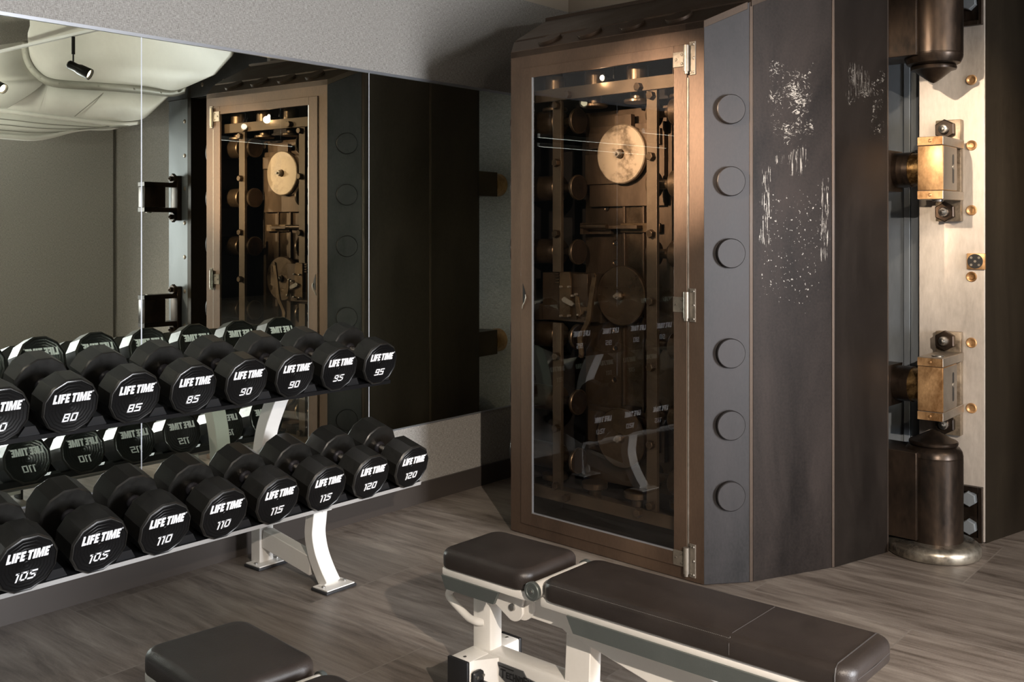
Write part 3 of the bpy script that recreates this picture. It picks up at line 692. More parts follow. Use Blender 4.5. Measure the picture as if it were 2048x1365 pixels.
# torn lock hole with a scrap of the latch
MB().prism([(.083, 1.15), (.097, 1.118), (.105, 1.085), (.094, 1.068), (.084, 1.06)], -.0095, -.0078, 'y').build('latch_hole', 'black_plastic', leaf)
MB().tube(smooth([(.101, -.011, 1.10), (.104, -.013, 1.085), (.098, -.014, 1.065), (.086, -.012, 1.05), (.080, -.01, 1.035)], 4), .0022, 8).build('latch', 'nickel', leaf)
# interior
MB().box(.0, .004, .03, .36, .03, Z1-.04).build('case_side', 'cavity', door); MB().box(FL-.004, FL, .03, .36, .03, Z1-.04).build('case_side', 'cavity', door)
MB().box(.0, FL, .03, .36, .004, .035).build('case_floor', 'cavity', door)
BL, BR, BT, BB = (.222, .272), (.742, .794), (1.975, 2.03), (.178, .232)
bars = [(BL, (1.206, 2.0)), (BL, (.20, .977)), (BR, (.20, 2.0))]
for (x0, x1), (z0, z1) in bars: MB().box(x0, x1, .040, .058, z0, z1).build('bolt_bar', 'bar_steel', door, .001)
for z0, z1 in (BT, BB): MB().box(.10, .95, .030, .048, z0, z1).build('bolt_bar', 'bar_steel', door, .001)
MB().box(.10, .95, .048, .16, BB[0]+.012, BB[0]+.030).build('shelf_plate', 'bar_steel', door)
for x, y in [(1137, 190), (1278, 174), (1303, 191), (1114, 211), (1303, 313), (1114, 326), (1303, 468), (1114, 468), (1303, 603), (1303, 735), (1114, 713), (1303, 890), (1114, 857), (1134, 996), (1278, 1026), (1303, 1012), (1114, 972)]:
    hz = (x in (1137, 1278, 1134)); q = on(MF, x, y, .025 if hz else .035)
    MB().hexbolt((q.x, (.030 if hz else .040), q.z), .0185, .024, 'y', -1, random.uniform(0, 1)).build('hex_bolt', 'bolt_bronze', door, .001)
DZ = .108
for z in (1.885, 1.586, 1.296, .914, .620, .356):
    for sg in (0, 1):
        f = (lambda p: FL-p) if sg else (lambda p: p)
        b_ = MB().cyl((f(.20), DZ, z), (f(.308), DZ, z), .020, 28)
        b_.lathe([(0, 0), (.055, 0), (.058, .003), (.058, .013), (.055, .016), (0, .016)] if not sg else [(0, 0), (.055, 0), (.058, -.003), (.058, -.013), (.055, -.016), (0, -.016)], 40, 'x', (f(.306), DZ, z))
        b_.lathe([(0, f(.005)), (.058, f(.005)), (.058, f(.208)), (.055, f(.213)), (0, f(.213))], 40, 'x', (0, DZ, z))
        lb_ = b_.build('locking_bolt', 'bolt_bronze', door)
        e_ = .3065 if not sg else FL-.3065; g_ = 1 if not sg else -1
        MB().lathe([(0, e_+g_*.0160), (.052, e_+g_*.0160), (.052, e_+g_*.0175), (0, e_+g_*.0175)], 36, 'x', (0, DZ, z)).build('bolt_face', 'hinge_iron', lb_)
for p in (.176, .41, .645, .88):
    b_ = MB().lathe([(0, 2.035), (.047, 2.035), (.047, 2.092), (.045, 2.095), (0, 2.095)], 36, 'z', (p, DZ, 0))
    b_.cyl((p, DZ, 1.94), (p, DZ, 2.04), .030, 20); b_.lathe([(0, 1.938), (.055, 1.938), (.058, 1.941), (.058, 1.950), (.055, 1.953), (0, 1.953)], 40, 'z', (p, DZ, 0))
    b_.build('locking_bolt', 'bolt_bronze', door)
    b_ = MB().cyl((p, DZ, .16), (p, DZ, .26), .030, 20); b_.lathe([(0, .252), (.055, .252), (.058, .255), (.058, .276), (.055, .279), (0, .279)], 40, 'z', (p, DZ, 0))
    b_.build('locking_bolt', 'bolt_bronze', door)
# centre plates
MC = FL/2
cp = MB().box(MC-.245, MC+.245, .205, .225, .26, 1.93).build('centre_plate', 'mech_plate', door, .001)
def cb(nm, x0, x1, y0, y1, z0, z1, mat='mech_plate'): return MB().box(MC+x0, MC+x1, y0, y1, z0, z1).build(nm, mat, cp, .0012)
cb('lock_case', -.20, .21, .178, .205, 1.50, 1.86); cb('lock_case', -.215, -.02, .165, .205, 1.60, 1.735); cb('lock_case', -.19, .20, .160, .178, 1.76, 1.83)
cb('strap', -.035, .055, .150, .178, 1.80, 1.90); cb('strap', -.018, -.006, .186, .205, .62, 1.50); cb('strap', .088, .098, .186, .205, .45, 1.50)
cb('rib_plate', -.018, .098, .198, .205, .62, 1.50, 'bolt_bronze')
cb('lock_case', -.21, .21, .180, .205, .40, .60); cb('lock_case', -.20, .19, .165, .18, .44, .58); cb('strap', -.09, .10, .13, .205, 1.40, 1.415)
cb('tie_plate', -.02, .19, .172, .186, 1.385, 1.425, 'brass_plate'); cb('tie_plate', -.2, -.11, .15, .205, .98, 1.16)
for x, y in [(1213, 417), (1293, 417), (1230, 486), (1279, 486), (1230, 525), (1279, 525), (1290, 460), (1230, 660), (1279, 660), (1230, 697), (1279, 701), (1264, 520), (1228, 760), (1285, 745)]:
    q = on(MF, x, y, .20); MB().lathe([(.008, .2035), (.013, .2005), (.013, .206), (.008, .206)], 20, 'y', (q.x, 0, q.z)).build('bush', 'bolt_bronze', cp)
    MB().lathe([(0, .2030), (.0082, .2030), (.0082, .206), (0, .206)], 16, 'y', (q.x, 0, q.z), False).build('bolt_hole', 'cavity', cp)
dials = [(1.728, 'disc_bright', 'pale worn brushed disc'), (1.107, 'disc_dark', 'polished bronze disc'), (.483, 'disc_dark', 'polished bronze disc')]
for z, mt_, lb in dials:
    d_ = MB().lathe([(0, .138), (.127, .138), (.1315, .142), (.1315, .160), (0, .160)], 72, 'y', (MC+.006, 0, z)).build('gear_disc', mt_, door)
    lab(d_, lb)
    MB().lathe([(.01, .126), (.020, .126), (.022, .139), (.01, .139)], 28, 'y', (MC+.006, 0, z)).build('washer', 'bolt_bronze', d_)
    MB().hexbolt((MC+.006, .130, z), .016, .020, 'y', -1, .3).build('hub_nut', 'nickel', d_)
    MB().cyl((MC+.006, .11, z), (MC+.006, .095, z), .007, 14).build('hub_stud', 'nickel', d_)
    MB().cyl((MC+.006, .160, z), (MC+.006, .205, z), .05, 28).build('hub', 'mech_plate', d_)
# rod, lever and bolt work at the left
def q2(x, y, d): v = on(MF, x, y, d); return (v.x, v.z)
def plate_px(nm, pts, d, th, mat, par=door):
    return MB().prism([q2(x, y, d) for x, y in pts], d, d+th, 'y').build(nm, mat, par, .0008)
a = q2(1163, 453, .12); c = q2(1214, 453, .12)
rd = MB().cyl((a[0], .12, a[1]), (c[0], .12, c[1]), .0115, 20).build('draw_rod', 'bolt_bronze', door)
MB().box(a[0]-.004, a[0]+.012, .115, .205, a[1]-.035, a[1]+.015).build('rod_bracket', 'mech_plate', rd)
a = q2(1165, 463, .16); c = q2(1222, 463, .16); MB().box(a[0], c[0], .16, .18, c[1]-.012, a[1]+.008).build('rod_bracket', 'mech_plate', rd)
lw = [(1184, 549), (1188, 546), (1192, 551), (1191, 560), (1184, 605), (1181, 640), (1178, 647), (1165, 672), (1163, 680), (1166, 708), (1164, 716), (1160, 717), (1158, 711), (1155, 686), (1154, 676), (1157, 668), (1170, 644), (1173, 630), (1177, 595), (1183, 560)]
lv = plate_px('lever', lw, .030, .010, 'brass_plate')
for x, y in ((1187, 551), (1161, 712)):
    v = q2(x, y, .03); MB().lathe([(.004, .026), (.009, .026), (.009, .031), (.004, .031)], 18, 'y', (v[0], 0, v[1])).build('pivot', 'bolt_bronze', lv)
bw = MB().box(.135, .40, .07, .20, .985, 1.20).build('lock_block', 'mech_plate', door, .001)
plate_px('lock_plate', [(1119, 544), (1138, 544), (1141, 560), (1140, 636), (1119, 634)], .050, .012, 'brass_plate', bw)
plate_px('lock_plate', [(1141, 590), (1153, 590), (1153, 640), (1141, 640)], .062, .008, 'bolt_bronze', bw)
plate_px('link', [(1123, 598), (1128, 594), (1144, 604), (1147, 609), (1143, 613), (1138, 611), (1125, 604)], .036, .008, 'nickel', bw)
plate_px('link', [(1150, 590), (1156, 594), (1162, 630), (1159, 634), (1154, 632), (1150, 610)], .038, .008, 'brass_plate', bw)
plate_px('link', [(1160, 612), (1166, 615), (1177, 614), (1176, 624), (1168, 622), (1165, 630), (1160, 628)], .040, .010, 'brass_plate', bw)
for x, y in ((1122, 574), (1138, 574), (1122, 632), (1138, 632), (1127, 600), (1157, 630), (1145, 592), (1152, 589)):
    v = q2(x, y, .044); MB().lathe([(0, .034), (.004, .035), (.0055, .038), (.0055, .052), (0, .052)], 14, 'y', (v[0], 0, v[1])).build('rivet', 'nickel', bw)
for k in range(4): plate_px('rack_tooth', [(1111, 546+k*6), (1117, 546+k*6), (1117, 549+k*6), (1111, 549+k*6)], .055, .02, 'bolt_bronze', bw)
plate_px('lock_plate', [(1092, 567), (1118, 565), (1118, 594), (1092, 594)], .075, .02, 'mech_plate', bw)
plate_px('lock_plate', [(1070, 608), (1118, 606), (1118, 640), (1070, 640)], .08, .02, 'mech_plate', bw)
# small lamp in the case head
q = on(MF, 1213, 157, .060)
cl = MB().lathe([(0, 0), (.012, -.004), (.016, -.012), (.016, -.03), (0, -.03)][::-1], 24, 'y', (0, 0, 0)).build('case_lamp', 'lamp_black', door)
cl.location = (q.x, q.y, q.z)
MB().lathe([(0, -.031), (.011, -.031), (.011, -.029), (0, -.029)], 20, 'y').build('lens', simple('case_lens', (1, .85, .6), .3, 0, .5, ((1, .84, .62), 25)), cl)
MB().cyl((0, 0, 0), (0, .05, 0), .005, 10).build('stem', 'lamp_black', cl); MB().cyl((0, .05, 0), (0, .05, Z1-.03-q.z), .005, 10).build('stem', 'lamp_black', cl)

# ------------------------------------------------------------------ the portal
pf = thing('vault_portal_frame', 'pale brushed steel frame around the vault passage with edge strips in a shaded blue-grey', 'door frame', MP)
qa = on(MP, 1838, 500, 0).x
def px(x, d): return on(MP, x, 458, d).x
MB().box(qa, 0, 0, .10, .005, 2.50).build('jamb_plate', 'brushed', pf, .002)
xs = [px(1772, .014), px(1808, .014), px(1821, .014), qa-.001]
MB().box(xs[0]-.05, xs[1]-.0015, .012, .10, .005, 2.50).build('edge_strip', 'stripe_steel', pf, .001)  # strips darker than the plate: shade of the door edge in their colour
MB().box(xs[1]+.0015, xs[2]-.0015, .006, .10, .005, 2.50).build('edge_strip', 'stripe_steel', pf, .001)
MB().box(xs[2]+.0015, xs[3], .014, .10, .005, 2.50).build('edge_strip', 'stripe_steel', pf, .001)
rj = q_out
dk = 'stripe_steel'
MB().box(rj, rj+.24, 0, .10, .005, 2.50).build('jamb_plate', dk, pf, .002)
MB().box(rj+.243, rj+.262, .006, .10, .005, 2.50).build('edge_strip', dk, pf, .001)
MB().box(rj+.265, rj+.31, .014, .10, .005, 2.50).build('edge_strip', dk, pf, .001)
MB().box(xs[0]-.05, rj+.31, 0, .10, 2.503, 2.90).build('header_plate', worn('header', (.05, .052, .055), (.12, .12, .125), (.35, .5), .6, 3), pf, .002)
for x, y in ((1943, 160), (1943, 291), (1943, 421), (1943, 554), (1943, 686), (1943, 817), (1943, 35)):
    v = on(MP, x, y, 0); b_ = MB().lathe([(.0, -.0015), (.010, -.002), (.0155, -.006), (.020, -.007), (.0225, -.004), (.0235, .001)], 28, 'y', (v.x, 0, v.z)); b_.build('rivet_cup', 'box_brass', pf)
for z in (2.31, 2.02, 1.74, 1.45, 1.16, .87, .58, .3):
    MB().lathe([(0, -.008), (.012, -.006), (.019, 0), (0, .002)], 20, 'y', (rj+.045, 0, z)).build('rivet_cup', 'box_side', pf)
for k in range(5): MB().lathe([(0, -.008), (.012, -.006), (.019, 0), (0, .002)], 20, 'y', (.1+k*.3, 0, 2.60)).build('rivet_cup', 'box_side', pf)
# small square gauge plate
a = on(MP, 1933, 507, -.015); c = on(MP, 1970, 540, -.015)
gp = MB().rbox(a.x, c.x, -.015, .001, c.z, a.z, .003, 2).build('gauge_plate', 'box_brass', pf)
gc = on(MP, 1950, 523, -.017); gr = (c.x-a.x)*.42
MB().lathe([(0, -.017), (gr, -.017), (gr, -.012), (0, -.012)], 36, 'y', (gc.x, 0, gc.z)).build('gauge_face', 'black_plastic', gp)
for dx, dz in ((-.5, .5), (.5, .5), (0, 0), (-.5, -.5), (.5, -.5)):
    MB().lathe([(0, -.0185), (gr*.17, -.0185), (gr*.17, -.016), (0, -.016)], 14, 'y', (gc.x+dx*gr, 0, gc.z+dz*gr)).build('gauge_screw', 'nickel', gp)
# bolted plates near floor and head of the jamb
for (ya, yb, tp_) in ((968, 1096, 'lower'), (-110, 48, 'upper')):
    a = on(MP, 1905, ya, -.02); c = on(MP, 1964, yb, -.02); z0, z1 = max(.005, c.z), a.z
    bp_ = ringbox(MB(), a.x, c.x, z0, z1, a.x+.02, c.x-.016, z0+.02, z1-.025, -.022, .001); bp_.box(a.x, c.x, -.008, .001, z0, z1)
    bpo = bp_.build('bolted_plate', 'hinge_iron', pf, .001)
    for fz in (.27, .78):
        MB().hexbolt(((a.x+c.x)/2+.01, -.008, z0+(z1-z0)*fz), .034, .035, 'y', -1, .4).build('hex_nut', 'stripe_steel', bpo, .001)
# hinge brackets
def bracket(qf0, qf1, zt, zb, lbl, dark=False, flip=1, q_b0=None, q_b1=None, zc1=None, zc0=None, shaft=True):
    g = thing('hinge_bracket', lbl, 'bracket', MP, 'bearing brackets bolted to the portal frame')
    m1, m2 = ('hinge_iron', 'hinge_iron') if dark else ('box_brass', 'box_side')
    fl_ = MB().rbox(qf0, qf1, -.042, -.001, zb, zt, .003, 2).build('flange', m2 if dark else 'flange_brown', g)
    for z in ((zt+zc1)/2+.004, (zb+zc0)/2-.004):
        qn = (qf0+qf1)/2-.008*flip
        n_ = MB().hexbolt((qn, -.042, z), .046, .028, 'y', -1, .5).build('hex_nut', 'hinge_iron', g, .0015)
        MB().lathe([(0, -.103), (.007, -.101), (.010, -.094), (.018, -.092), (.021, -.086), (.021, -.066), (.027, -.066), (.030, -.055), (.03, -.05), (0, -.05)], 28, 'y', (qn, 0, z)).build('stud_end', 'bolt_steel' if not dark else 'hinge_iron', n_)
    D0, D1 = -.335, -.145
    cap = .038
    for z0, z1 in ((zc1-cap, zc1), (zc0, zc0+cap)):
        MB().rbox(min(q_b0, q_b1), max(q_b0, q_b1), D0-.001, -.04, z0, z1, .002, 1).build('cap_arm', m2, g)
        MB().box(min(q_b0, q_b1)+.001, max(q_b0, q_b1)-.001, D0-.004, D0, z0+.002, z1-.002).build('cap_face', m1 if not dark else 'hinge_iron', g)
        MB().lathe([(0, D0-.0075), (.004, D0-.0075), (.007, D0-.005), (.007, D0-.003), (0, D0-.003)], 16, 'y', ((q_b0+q_b1)/2, 0, (z0+z1)/2)).build('screw', m1, g)
    bb = MB().rbox(q_b0, q_b1, D0, D1, zc0+cap+.001, zc1-cap-.001, .003, 2).build('bearing_block', m1, g)
    bb2 = MB().box(q_b1-.001, q_b1+.0015, D0+.004, D1-.002, zc0+cap+.004, zc1-cap-.004).build('side_cover', m2, g)
    sl = [(D1-.055+.011*math.cos(t), (zc0+zc1)/2+(.052 if math.sin(t) > 0 else -.052)+.011*math.sin(t)) for t in [k*PI/8 for k in range(16)]]
    MB().prism(sl, q_b1+.0005, q_b1+.0025, 'x').build('slot', 'black_plastic', bb2)
    MB().lathe([(0, q_b1+.004), (.010, q_b1+.004), (.012, q_b1+.001), (0, q_b1)], 18, 'x', (0, D1-.055, (zc0+zc1)/2+.008)).build('slot_pin', 'nickel', bb2)
    MB().lathe([(.0, zc1+.004), (.024, zc1+.004), (.026, zc1), (0, zc1-.002)], 28, 'z', ((q_b0+q_b1)/2+.01, D0+.07, 0)).build('pin_head', 'bolt_steel', g)
    MB().lathe([(.0, zc0-.008), (.022, zc0-.008), (.024, zc0), (0, zc0+.002)], 28, 'z', ((q_b0+q_b1)/2+.01, D0+.07, 0)).build('pin_head', 'bolt_steel', g)
    return g
for nm, yt, yb, b0, b1, (c1, c0) in (('upper', 240, 443, 273, 399, (0, 0)), ('lower', 664, 870, 716, 842, (0, 0))):
    f0 = on(MP, 1871, yt, -.042); f1 = on(MP, 1921, yt, -.042); zb_ = on(MP, 1895, yb, -.042).z; zt_ = on(MP, 1895, yt, -.042).z
    k0 = on(MP, 1835, 340, -.335); k1 = on(MP, 1886, 340, -.335)
    z1 = on(MP, 1860, b0, -.335).z; z0 = on(MP, 1860, b1, -.335).z
    bracket(f0.x, f1.x, zt_, zb_, 'brass-toned bearing bracket with two hex nuts, %s of the two beside the vault door' % nm, False, 1, k0.x, k1.x, z1, z0)
    # the round hinge shaft from the bearing block to the back of the door
    zc = (z1+z0)/2; w0 = MP @ Vector((k0.x, -.24, zc)); l0 = MF.inverted() @ w0
    sh = thing('hinge_shaft', '%s round hinge shaft running from its bearing bracket behind the vault door' % nm, 'shaft', MF, 'hinge shafts of the vault door')
    MB().cyl((l0.x+.03, l0.y, zc), (l0.x-.05, l0.y, zc), .072, 36).build('shaft_collar', worn('gold_wear', (.10, .055, .02), (.50, .33, .14), (.25, .4), .85, 8, fine=60, bs=.1, lo=.42, hi=.62), sh)
    MB().cyl((l0.x-.05, l0.y, zc), (l0.x-.40, l0.y, zc), .078, 36).build('shaft', 'hinge_iron', sh)
    MB().box(l0.x-.62, l0.x-.12, Ep[1]+.012, l0.y+.05, zc-.095, zc+.085).build('door_arm', 'hinge_iron', sh)
    MB().box(l0.x-.66, l0.x-.60, Ep[1]+.012, Ep[1]+.05, zc-.18, zc+.16).build('arm_plate', 'hinge_iron', sh)
Zr = [(1.85, 1.47, 1.79, 1.54), (.91, .52, .85, .58)]
for (zt_, zb_, z1, z0), nm in zip(Zr, ('upper', 'lower')):
    bracket(rj+.085, rj+.19, zt_, zb_, 'dark iron bracket, the %s one reflected in the mirror left of the vault door' % nm, True, 1, rj+.10, rj+.20, z1, z0)
# hinge posts
PC = at(1867, 1105, F*CH/(1105-YH)); PC.z = 0
def ring_profile(r): return [(0, .004), (r-.004, .004), (r, .012)]+[(r-.035+.035*math.cos(math.radians(a)), .032+.030*math.sin(math.radians(a))) for a in range(0, 91, 15)]+[(.12, .064), (0, .064)]
hp = thing('hinge_post', 'short dark iron hinge post on a round base ring at the foot of the portal', 'hinge post', Matrix.Translation(PC), 'hinge posts of the vault door')
MB().lathe(ring_profile(.19), 72).build('base_ring', 'ring_steel', hp)
R_ = .1195
MB().lathe([(0, .06), (R_, .06), (R_, .418), (R_-.0015, .420), (R_-.0015, .422), (R_, .424), (R_-.004, .445), (R_-.015, .460), (R_-.035, .470), (0, .472)], 64).build('barrel', 'hinge_iron', hp)
MB().lathe([(0, .470), (.098, .470), (.100, .474), (.100, .482), (.096, .486), (.085, .489), (.03, .520), (.010, .530), (0, .531)], 56).build('cap', 'hinge_iron', hp)
hl_ = MF.inverted() @ PC
def arm(par, z0, z1, nm='door_arm'):
    X = par.matrix_world.inverted() @ MF
    o = MB().box(hl_.x-.62, hl_.x-.02, Ep[1]+.013, Ep[1]+.21, z0, z1).build(nm, 'hinge_iron', par, .002); o.matrix_local = X; return o
hp.matrix_world = Matrix.Translation(PC); bpy.context.view_layer.update(); arm(hp, .075, .448)
hu = thing('hinge_post', 'dark iron hinge post hanging at the top of the portal above the brackets', 'hinge post', Matrix.Translation(PC), 'hinge posts of the vault door')
zc = 2.135
MB().lathe([(0, zc-.105), (.012, zc-.100), (.03, zc-.088), (.075, zc-.052), (.092, zc-.048), (.094, zc-.040), (.092, zc-.034), (0, zc-.033)], 56).build('cap', 'hinge_iron', hu)
MB().lathe([(0, zc-.036), (R_-.035, zc-.034), (R_-.012, zc-.022), (R_-.002, zc-.002), (R_, zc+.012), (R_-.0015, zc+.014), (R_-.0015, zc+.016), (R_, zc+.018), (R_, 2.9), (0, 2.9)], 64).build('barrel', 'hinge_iron', hu)
bpy.context.view_layer.update(); arm(hu, 2.14, 2.62)

# ------------------------------------------------------------------ duct, track and spots (seen in the mirror)
def zx(x):
    return 8.95 if x < 230 else 8.95-(x-230)/240*1.15
def sm3(pts, k=6):
    out = []
    for i in range(len(pts)-1):
        p0, p1, p2, p3 = pts[max(i-1, 0)], pts[i], pts[i+1], pts[min(i+2, len(pts)-1)]
        for j in range(k):
            u = j/k; out.append(.5*((2*p1)+(-p0+p2)*u+(2*p0-5*p1+4*p2-p3)*u*u+(-p0+3*p1-3*p2+p3)*u**3))
    out.append(pts[-1]); return out
def drow(pts, dz): return sm3([mw(x, y, zx(x)+dz) for x, y in pts])
T0 = drow([(58, -20), (62, -20), (80, -20), (110, -10), (200, 10), (300, 40), (400, 70), (470, 92)], -.62)
T = drow([(60, 52), (66, 50), (84, 50), (112, 52), (200, 62), (300, 80), (400, 98), (462, 113)], -.46)
Fa = drow([(56, 82), (61, 116), (79, 143), (110, 158), (200, 165), (285, 172), (342, 181), (372, 174)], -.26)
Tm = drow([(56, 66), (62, 90), (84, 108), (112, 118), (200, 124), (300, 133), (392, 142), (428, 150)], -.34)
Fb = drow([(47, 84), (52, 121), (72, 151), (105, 169), (198, 177), (283, 184), (341, 189), (370, 181)], -.20)
Sa = drow([(82, 164), (90, 167), (98, 169), (105, 170), (198, 178), (283, 185), (330, 190), (340, 187)], -.19)
Ga = drow([(13, 217), (40, 221), (70, 225), (100, 229), (170, 237), (235, 243), (285, 238), (306, 216)], -.06)
G0_ = drow([(-300, 196), (-200, 200), (-100, 206), (13, 217), (90, 227), (170, 236), (240, 244), (282, 242)], -.05)
G1_ = drow([(-300, 204), (-200, 208), (-100, 214), (13, 225), (90, 235), (170, 244), (240, 252), (278, 249)], -.03)
H0 = drow([(-300, 250), (-200, 255), (-100, 260), (0, 268), (60, 272), (104, 268), (160, 258), (236, 253)], .0)
H1 = drow([(-300, 260), (-200, 265), (-100, 270), (0, 277), (60, 281), (100, 276), (150, 263), (220, 256)], .0)
H2 = drow([(-300, 230), (-200, 232), (-100, 234), (0, 238), (60, 240), (100, 240), (150, 236), (220, 232)], .22)
K0 = drow([(56, 82), (54, 100), (54, 121), (62, 138), (72, 151), (88, 162), (60, 188), (13, 217)], -.22)
K1 = drow([(-260, 130), (-260, 140), (-260, 150), (-260, 160), (-260, 170), (-260, 180), (-260, 195), (-260, 204)], -.25)
KT = drow([(60, 40), (58, 46), (57, 52), (56, 58), (56, 64), (56, 70), (56, 76), (56, 82)], -.40)
def loft(b_, *rows):
    n = len(rows[0]); vs = [tuple(v) for r in rows for v in r]
    return b_.add(vs, [(i*n+k, i*n+k+1, (i+1)*n+k+1, (i+1)*n+k) for i in range(len(rows)-1) for k in range(n-1)], True)
duct = thing('air_duct', 'large white painted air duct with riveted flanges reflected at the top left of the mirror', 'duct')
def dpart(b_, nm, mat, th):
    o = b_.build(nm, mat, duct, auto=False); sd = o.modifiers.new('solid', 'SOLIDIFY'); sd.thickness = th; sd.offset = 0; return o
dpart(loft(MB(), T0, T, Tm, Fa), 'duct_shell', 'duct', .015)
dpart(loft(MB(), Fa, Fb), 'duct_flange', 'flange', .06)
dpart(loft(MB(), Sa, Ga), 'duct_shell', 'duct', .015)
dpart(loft(MB(), G0_, G1_), 'duct_flange', 'duct', .05)
dpart(loft(MB(), G1_, H0), 'duct_shell', 'duct', .015); dpart(loft(MB(), H0, H1), 'duct_flange', 'duct', .045); dpart(loft(MB(), H1, H2), 'duct_shell', 'duct', .015)
dpart(loft(MB(), KT, K0), 'duct_shell', 'duct', .015) if False else None
km = [a.lerp(c, .4) for a, c in zip(K0, K1)]
dpart(loft(MB(), K0, km, K1), 'duct_elbow', 'duct', .015)
for f_ in (.3, .55, .8): MB().tube([a.lerp(c, f_)+Vector((-.012, 0, -.006)) for a, c in zip(G1_, H0)][12:], .004, 5).build('duct_seam', 'flange', duct)
MB().tube([mw(212, 181, zx(212)-.21), mw(148, 233, zx(148)-.09)], .004, 5).build('duct_seam', 'flange', duct)
for k in range(4, len(Fa)-2, 5):
    m_ = Fa[k].lerp(Fb[k], .5); MB().cyl(m_, m_+Vector((-.04, -.01, -.01)), .009, 8).build('rivet', 'flange', duct)
# track: rises towards the portal, parallel to the vault opening
ra, rb_ = mw(-140, 150, 9.0), mw(145, 66, 7.5)
ra.z = rb_.z = 2.84; rdir = (rb_-ra).normalized(); r_end = rb_+rdir*1.6
trk = MB()
X = frame(ra, rdir, Vector((-rdir.y, rdir.x, 0)))
trk.box(0, (r_end-ra).length, -.013, .013, -.010, .010)
tag(trk.build('lighting_track', 'track_white'), 'thin white ceiling track carrying spotlights, reflected at the upper left of the mirror', 'light track', None, X)
def hang(X, nm, lbl):
    pass
def spot(P, tgt, label, power=None, size=.35, blend=.6, col=(1, .80, .58), drop=.22, reach=None):
    root = thing('spotlight', label, 'spotlight', Matrix.Translation(P), 'black track spotlights')
    st_ = MB().cyl((0, 0, 0), (0, 0, -.13), .013, 14); st_.cyl((0, 0, -.13), (0, 0, -drop), .006, 10)
    st_.build('stem', 'lamp_black', root)
    hd = Vector((0, 0, -drop)); d = (Vector(tgt)-(Vector(P)+hd)).normalized()
    q = d.to_track_quat('-Z', 'Y').to_matrix().to_4x4(); q.translation = hd+d*.05
    MB().lathe([(0, .09), (.026, .09), (.032, .082), (.032, .02), (.040, -.005), (.043, -.09), (.040, -.09), (.034, -.07), (0, -.07)], 32, X=q).build('lamp_head', 'lamp_black', root)
    MB().lathe([(0, -.072), (.032, -.072), (.032, -.070), (0, -.070)], 24, X=q).build('lens', 'lamp_lens', root)
    if power:
        l = bpy.data.lights.new('spot_lamp', 'SPOT'); l.energy = power; l.spot_size = size; l.spot_blend = blend; l.color = col; l.shadow_soft_size = .03
        lo = bpy.data.objects.new('spot_lamp', l); C.objects.link(lo); lo.matrix_world = Matrix.Translation(P) @ q @ Matrix.Translation((0, 0, -.095))
    return root
W = lambda p, d, z: tuple(MF @ Vector((p, d, z)))
WP = lambda q_, d, z: tuple(MP @ Vector((q_, d, z)))
spot(rb_-Vector((0, 0, .014)), WP(-.12, 0, 1.75), 'black spotlight on the track, right-hand one of the two in the mirror', SPOT_A, math.radians(34), .8)
p2 = ra+(rb_-ra)*.47
spot(p2-Vector((0, 0, .014)), WP(-.1, 0, 1.15), 'black spotlight on the track, cut by the left picture edge', SPOT_B, math.radians(36), .8)
# a second track over the benches
X2 = frame((-2.75, 2.05, 2.84), E1, E2)
tag(MB().box(0, 5.6, -.018, .018, -.014, .014).build('lighting_track', 'track_white'), 'ceiling track above the benches outside the picture', 'light track', None, X2)
spot(X2 @ Vector((.6, 0, -.014)), W(.80, 0, 1.76), 'black spotlight above the benches aimed at the glazed case', SPOT_C, math.radians(14.5), .9, (1, .74, .52))
spot(X2 @ Vector((2.2, 0, -.014)), W(.35, 0, 1.6), 'black spotlight added out of view to brighten the left of the glazed case', SPOT_D, math.radians(26), 1.0)  # added fill lamp for the left side of the door front
spot(X2 @ Vector((1.05, 0, -.014)), (-1.25, 3.30, .75), 'black spotlight above the benches aimed at the dumbbells', SPOT_G, math.radians(52), 1.0, (1, .90, .70))
X3 = frame((-.65, 2.498, 2.84), E1, E2)
tag(MB().box(0, 1.4, -.018, .018, -.014, .014).build('lighting_track', 'track_white'), 'short ceiling track close to the glazed case, outside the picture', 'light track', None, X3)
spot(X3 @ Vector((.53, 0, -.014)), WP(-.10, 0, 1.62), 'black spotlight near the glazed case aimed past the door at the portal plate', SPOT_F, math.radians(27), 1.0, (1, .80, .60))
spot(X2 @ Vector((5.2, 0, -.014)), (1.4, 2.7, .2), 'black spotlight added out of view to brighten the benches and the floor', SPOT_E, math.radians(66), 1.0, (1, .86, .72))  # added lamp that lifts the floor and the white bench frames
# linear ceiling lights far behind the camera (their reflections cross the glass)
for i, (x, y, L_) in enumerate(((-.92, -7.62, 3.3), (-.62, -9.3, 3.0), (-2.05, -6.35, 1.5), (2.2, -7.4, 3.0))):
    X = frame((x, y, 2.9), U, Vector((-U.y, U.x, 0)))
    lt = thing('linear_light', 'slim white linear ceiling light, number %s from the vault door, behind the camera' % ('two four one three'.split()[i]), 'ceiling light', X, 'linear ceiling lights')
    MB().box(-L_/2, L_/2, -.03, .03, .003, .07).build('housing', 'track_white', lt); MB().box(-L_/2+.01, L_/2-.01, -.012, .012, 0, .004).build('diffuser', 'led', lt)
    for s_ in (-1, 1): MB().cyl((s_*L_*.4, 0, .07), (s_*L_*.4, 0, .7), .003, 6).build('cable', 'track_white', lt)

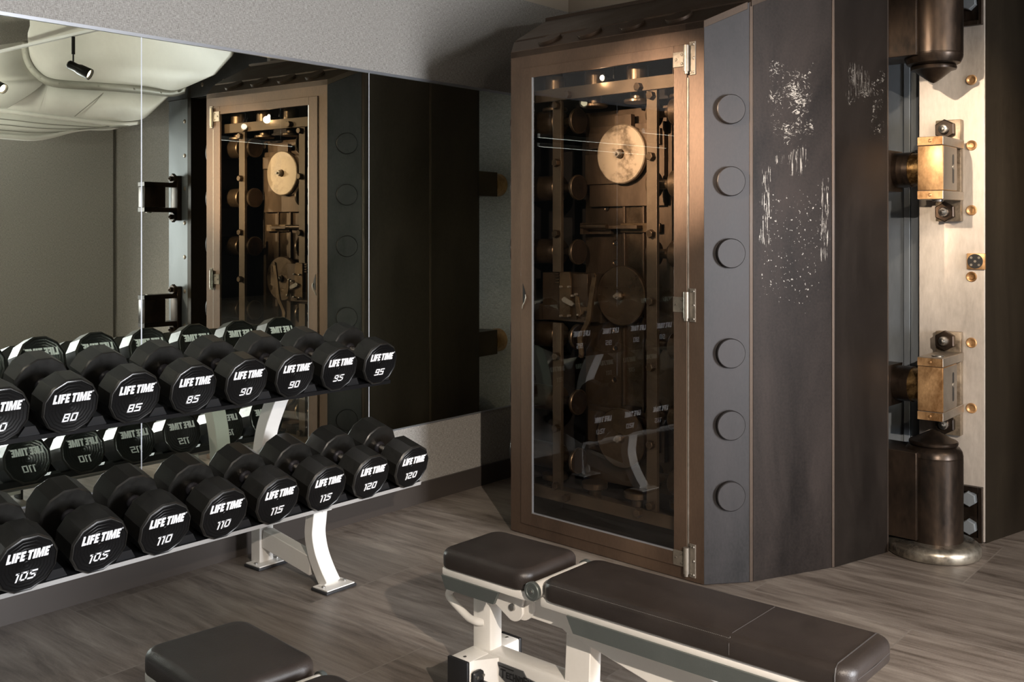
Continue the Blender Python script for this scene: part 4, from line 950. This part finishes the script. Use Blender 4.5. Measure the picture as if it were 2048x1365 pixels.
up = thing('added_uplight', 'black uplight added to brighten the white duct, outside the picture on the right', 'ceiling light', frame((3.0, .5, 2.15), QX, QY))  # added fill lamp, there only to brighten the duct
MB().box(-.6, .6, -.06, .06, 0, .05).build('housing', 'lamp_black', up); MB().box(-.58, .58, -.05, .05, .05, .053).build('diffuser', simple('uplight', (1, 1, 1), .5, 0, .5, ((1, .95, .86), UPL)), up)
for s_ in (-1, 1): MB().cyl((s_*.5, 0, .05), (s_*.5, 0, 1.45), .003, 6).build('cable', 'lamp_black', up)

for nm_, px_, py_ in (('nearer', 2.3, 1.0), ('farther', 1.9, -3.0)):  # added strips, there only to put highlights on the dumbbell facets
    cf = thing('added_strip_light', 'long strip light added out of view to brighten the dumbbells, the %s one from the portal' % nm_, 'ceiling light', frame((px_, py_, 3.3), QX, QY))
    MB().box(-1.5, 1.5, -.12, .12, .003, .08).build('housing', 'track_white', cf); MB().box(-1.48, 1.48, -.1, .1, 0, .004).build('diffuser', 'fixture_glow', cf)
    for s_ in (-1, 1): MB().cyl((s_*1.2, 0, .07), (s_*1.2, 0, .3), .003, 6).build('cable', 'track_white', cf)

# ------------------------------------------------------------------ light
def area(name, P, tgt, sx_, sy_, power, col):
    l = bpy.data.lights.new(name, 'AREA'); l.shape = 'RECTANGLE'; l.size = sx_; l.size_y = sy_; l.energy = power; l.color = col
    o = bpy.data.objects.new(name, l); C.objects.link(o)
    d = (Vector(tgt)-Vector(P)).normalized(); o.matrix_world = Matrix.Translation(P) @ d.to_track_quat('-Z', 'Y').to_matrix().to_4x4(); return o
wc = MR @ Vector((sx*4.5, -.06, 1.5))
area('window_daylight', wc, wc+(MR.to_3x3() @ Vector((0, -1, 0))), 3.7, 1.95, WIN_P, (.94, .96, 1.0))
pl = bpy.data.lights.new('case_glow', 'POINT'); pl.energy = CASE_P; pl.color = (1, .72, .45); pl.shadow_soft_size = .02
po = bpy.data.objects.new('case_glow', pl); C.objects.link(po); po.matrix_world = MF @ Matrix.Translation((q.x if False else on(MF, 1213, 157, .06).x, .015, on(MF, 1213, 157, .06).z-.02))
wd = bpy.data.worlds.new('world'); sc.world = wd; wd.use_nodes = True
wd.node_tree.nodes['Background'].inputs[0].default_value = (.5, .55, .6, 1); wd.node_tree.nodes['Background'].inputs[1].default_value = .03

# ------------------------------------------------------------------ camera and view
cam = bpy.data.cameras.new('camera'); co = bpy.data.objects.new('camera', cam); C.objects.link(co)
cam.sensor_width = 36; cam.lens = F/2048*36; cam.shift_y = -(682.5-YH)/2048; cam.clip_end = 60
co.location = (0, 0, CH); co.rotation_euler = (PI/2, 0, 0); sc.camera = co
sc.view_settings.view_transform = 'Standard'; sc.view_settings.look = 'None'; sc.view_settings.gamma = 1
sc.view_settings.use_curve_mapping = False; sc.view_settings.exposure = 0.0
sc.cycles.use_denoising = True; sc.cycles.use_adaptive_sampling = True; sc.cycles.adaptive_threshold = .015; sc.cycles.max_bounces = 9; sc.cycles.transparent_max_bounces = 12
sc.cycles.sample_clamp_indirect = 6; sc.cycles.caustics_reflective = True; sc.cycles.caustics_refractive = False
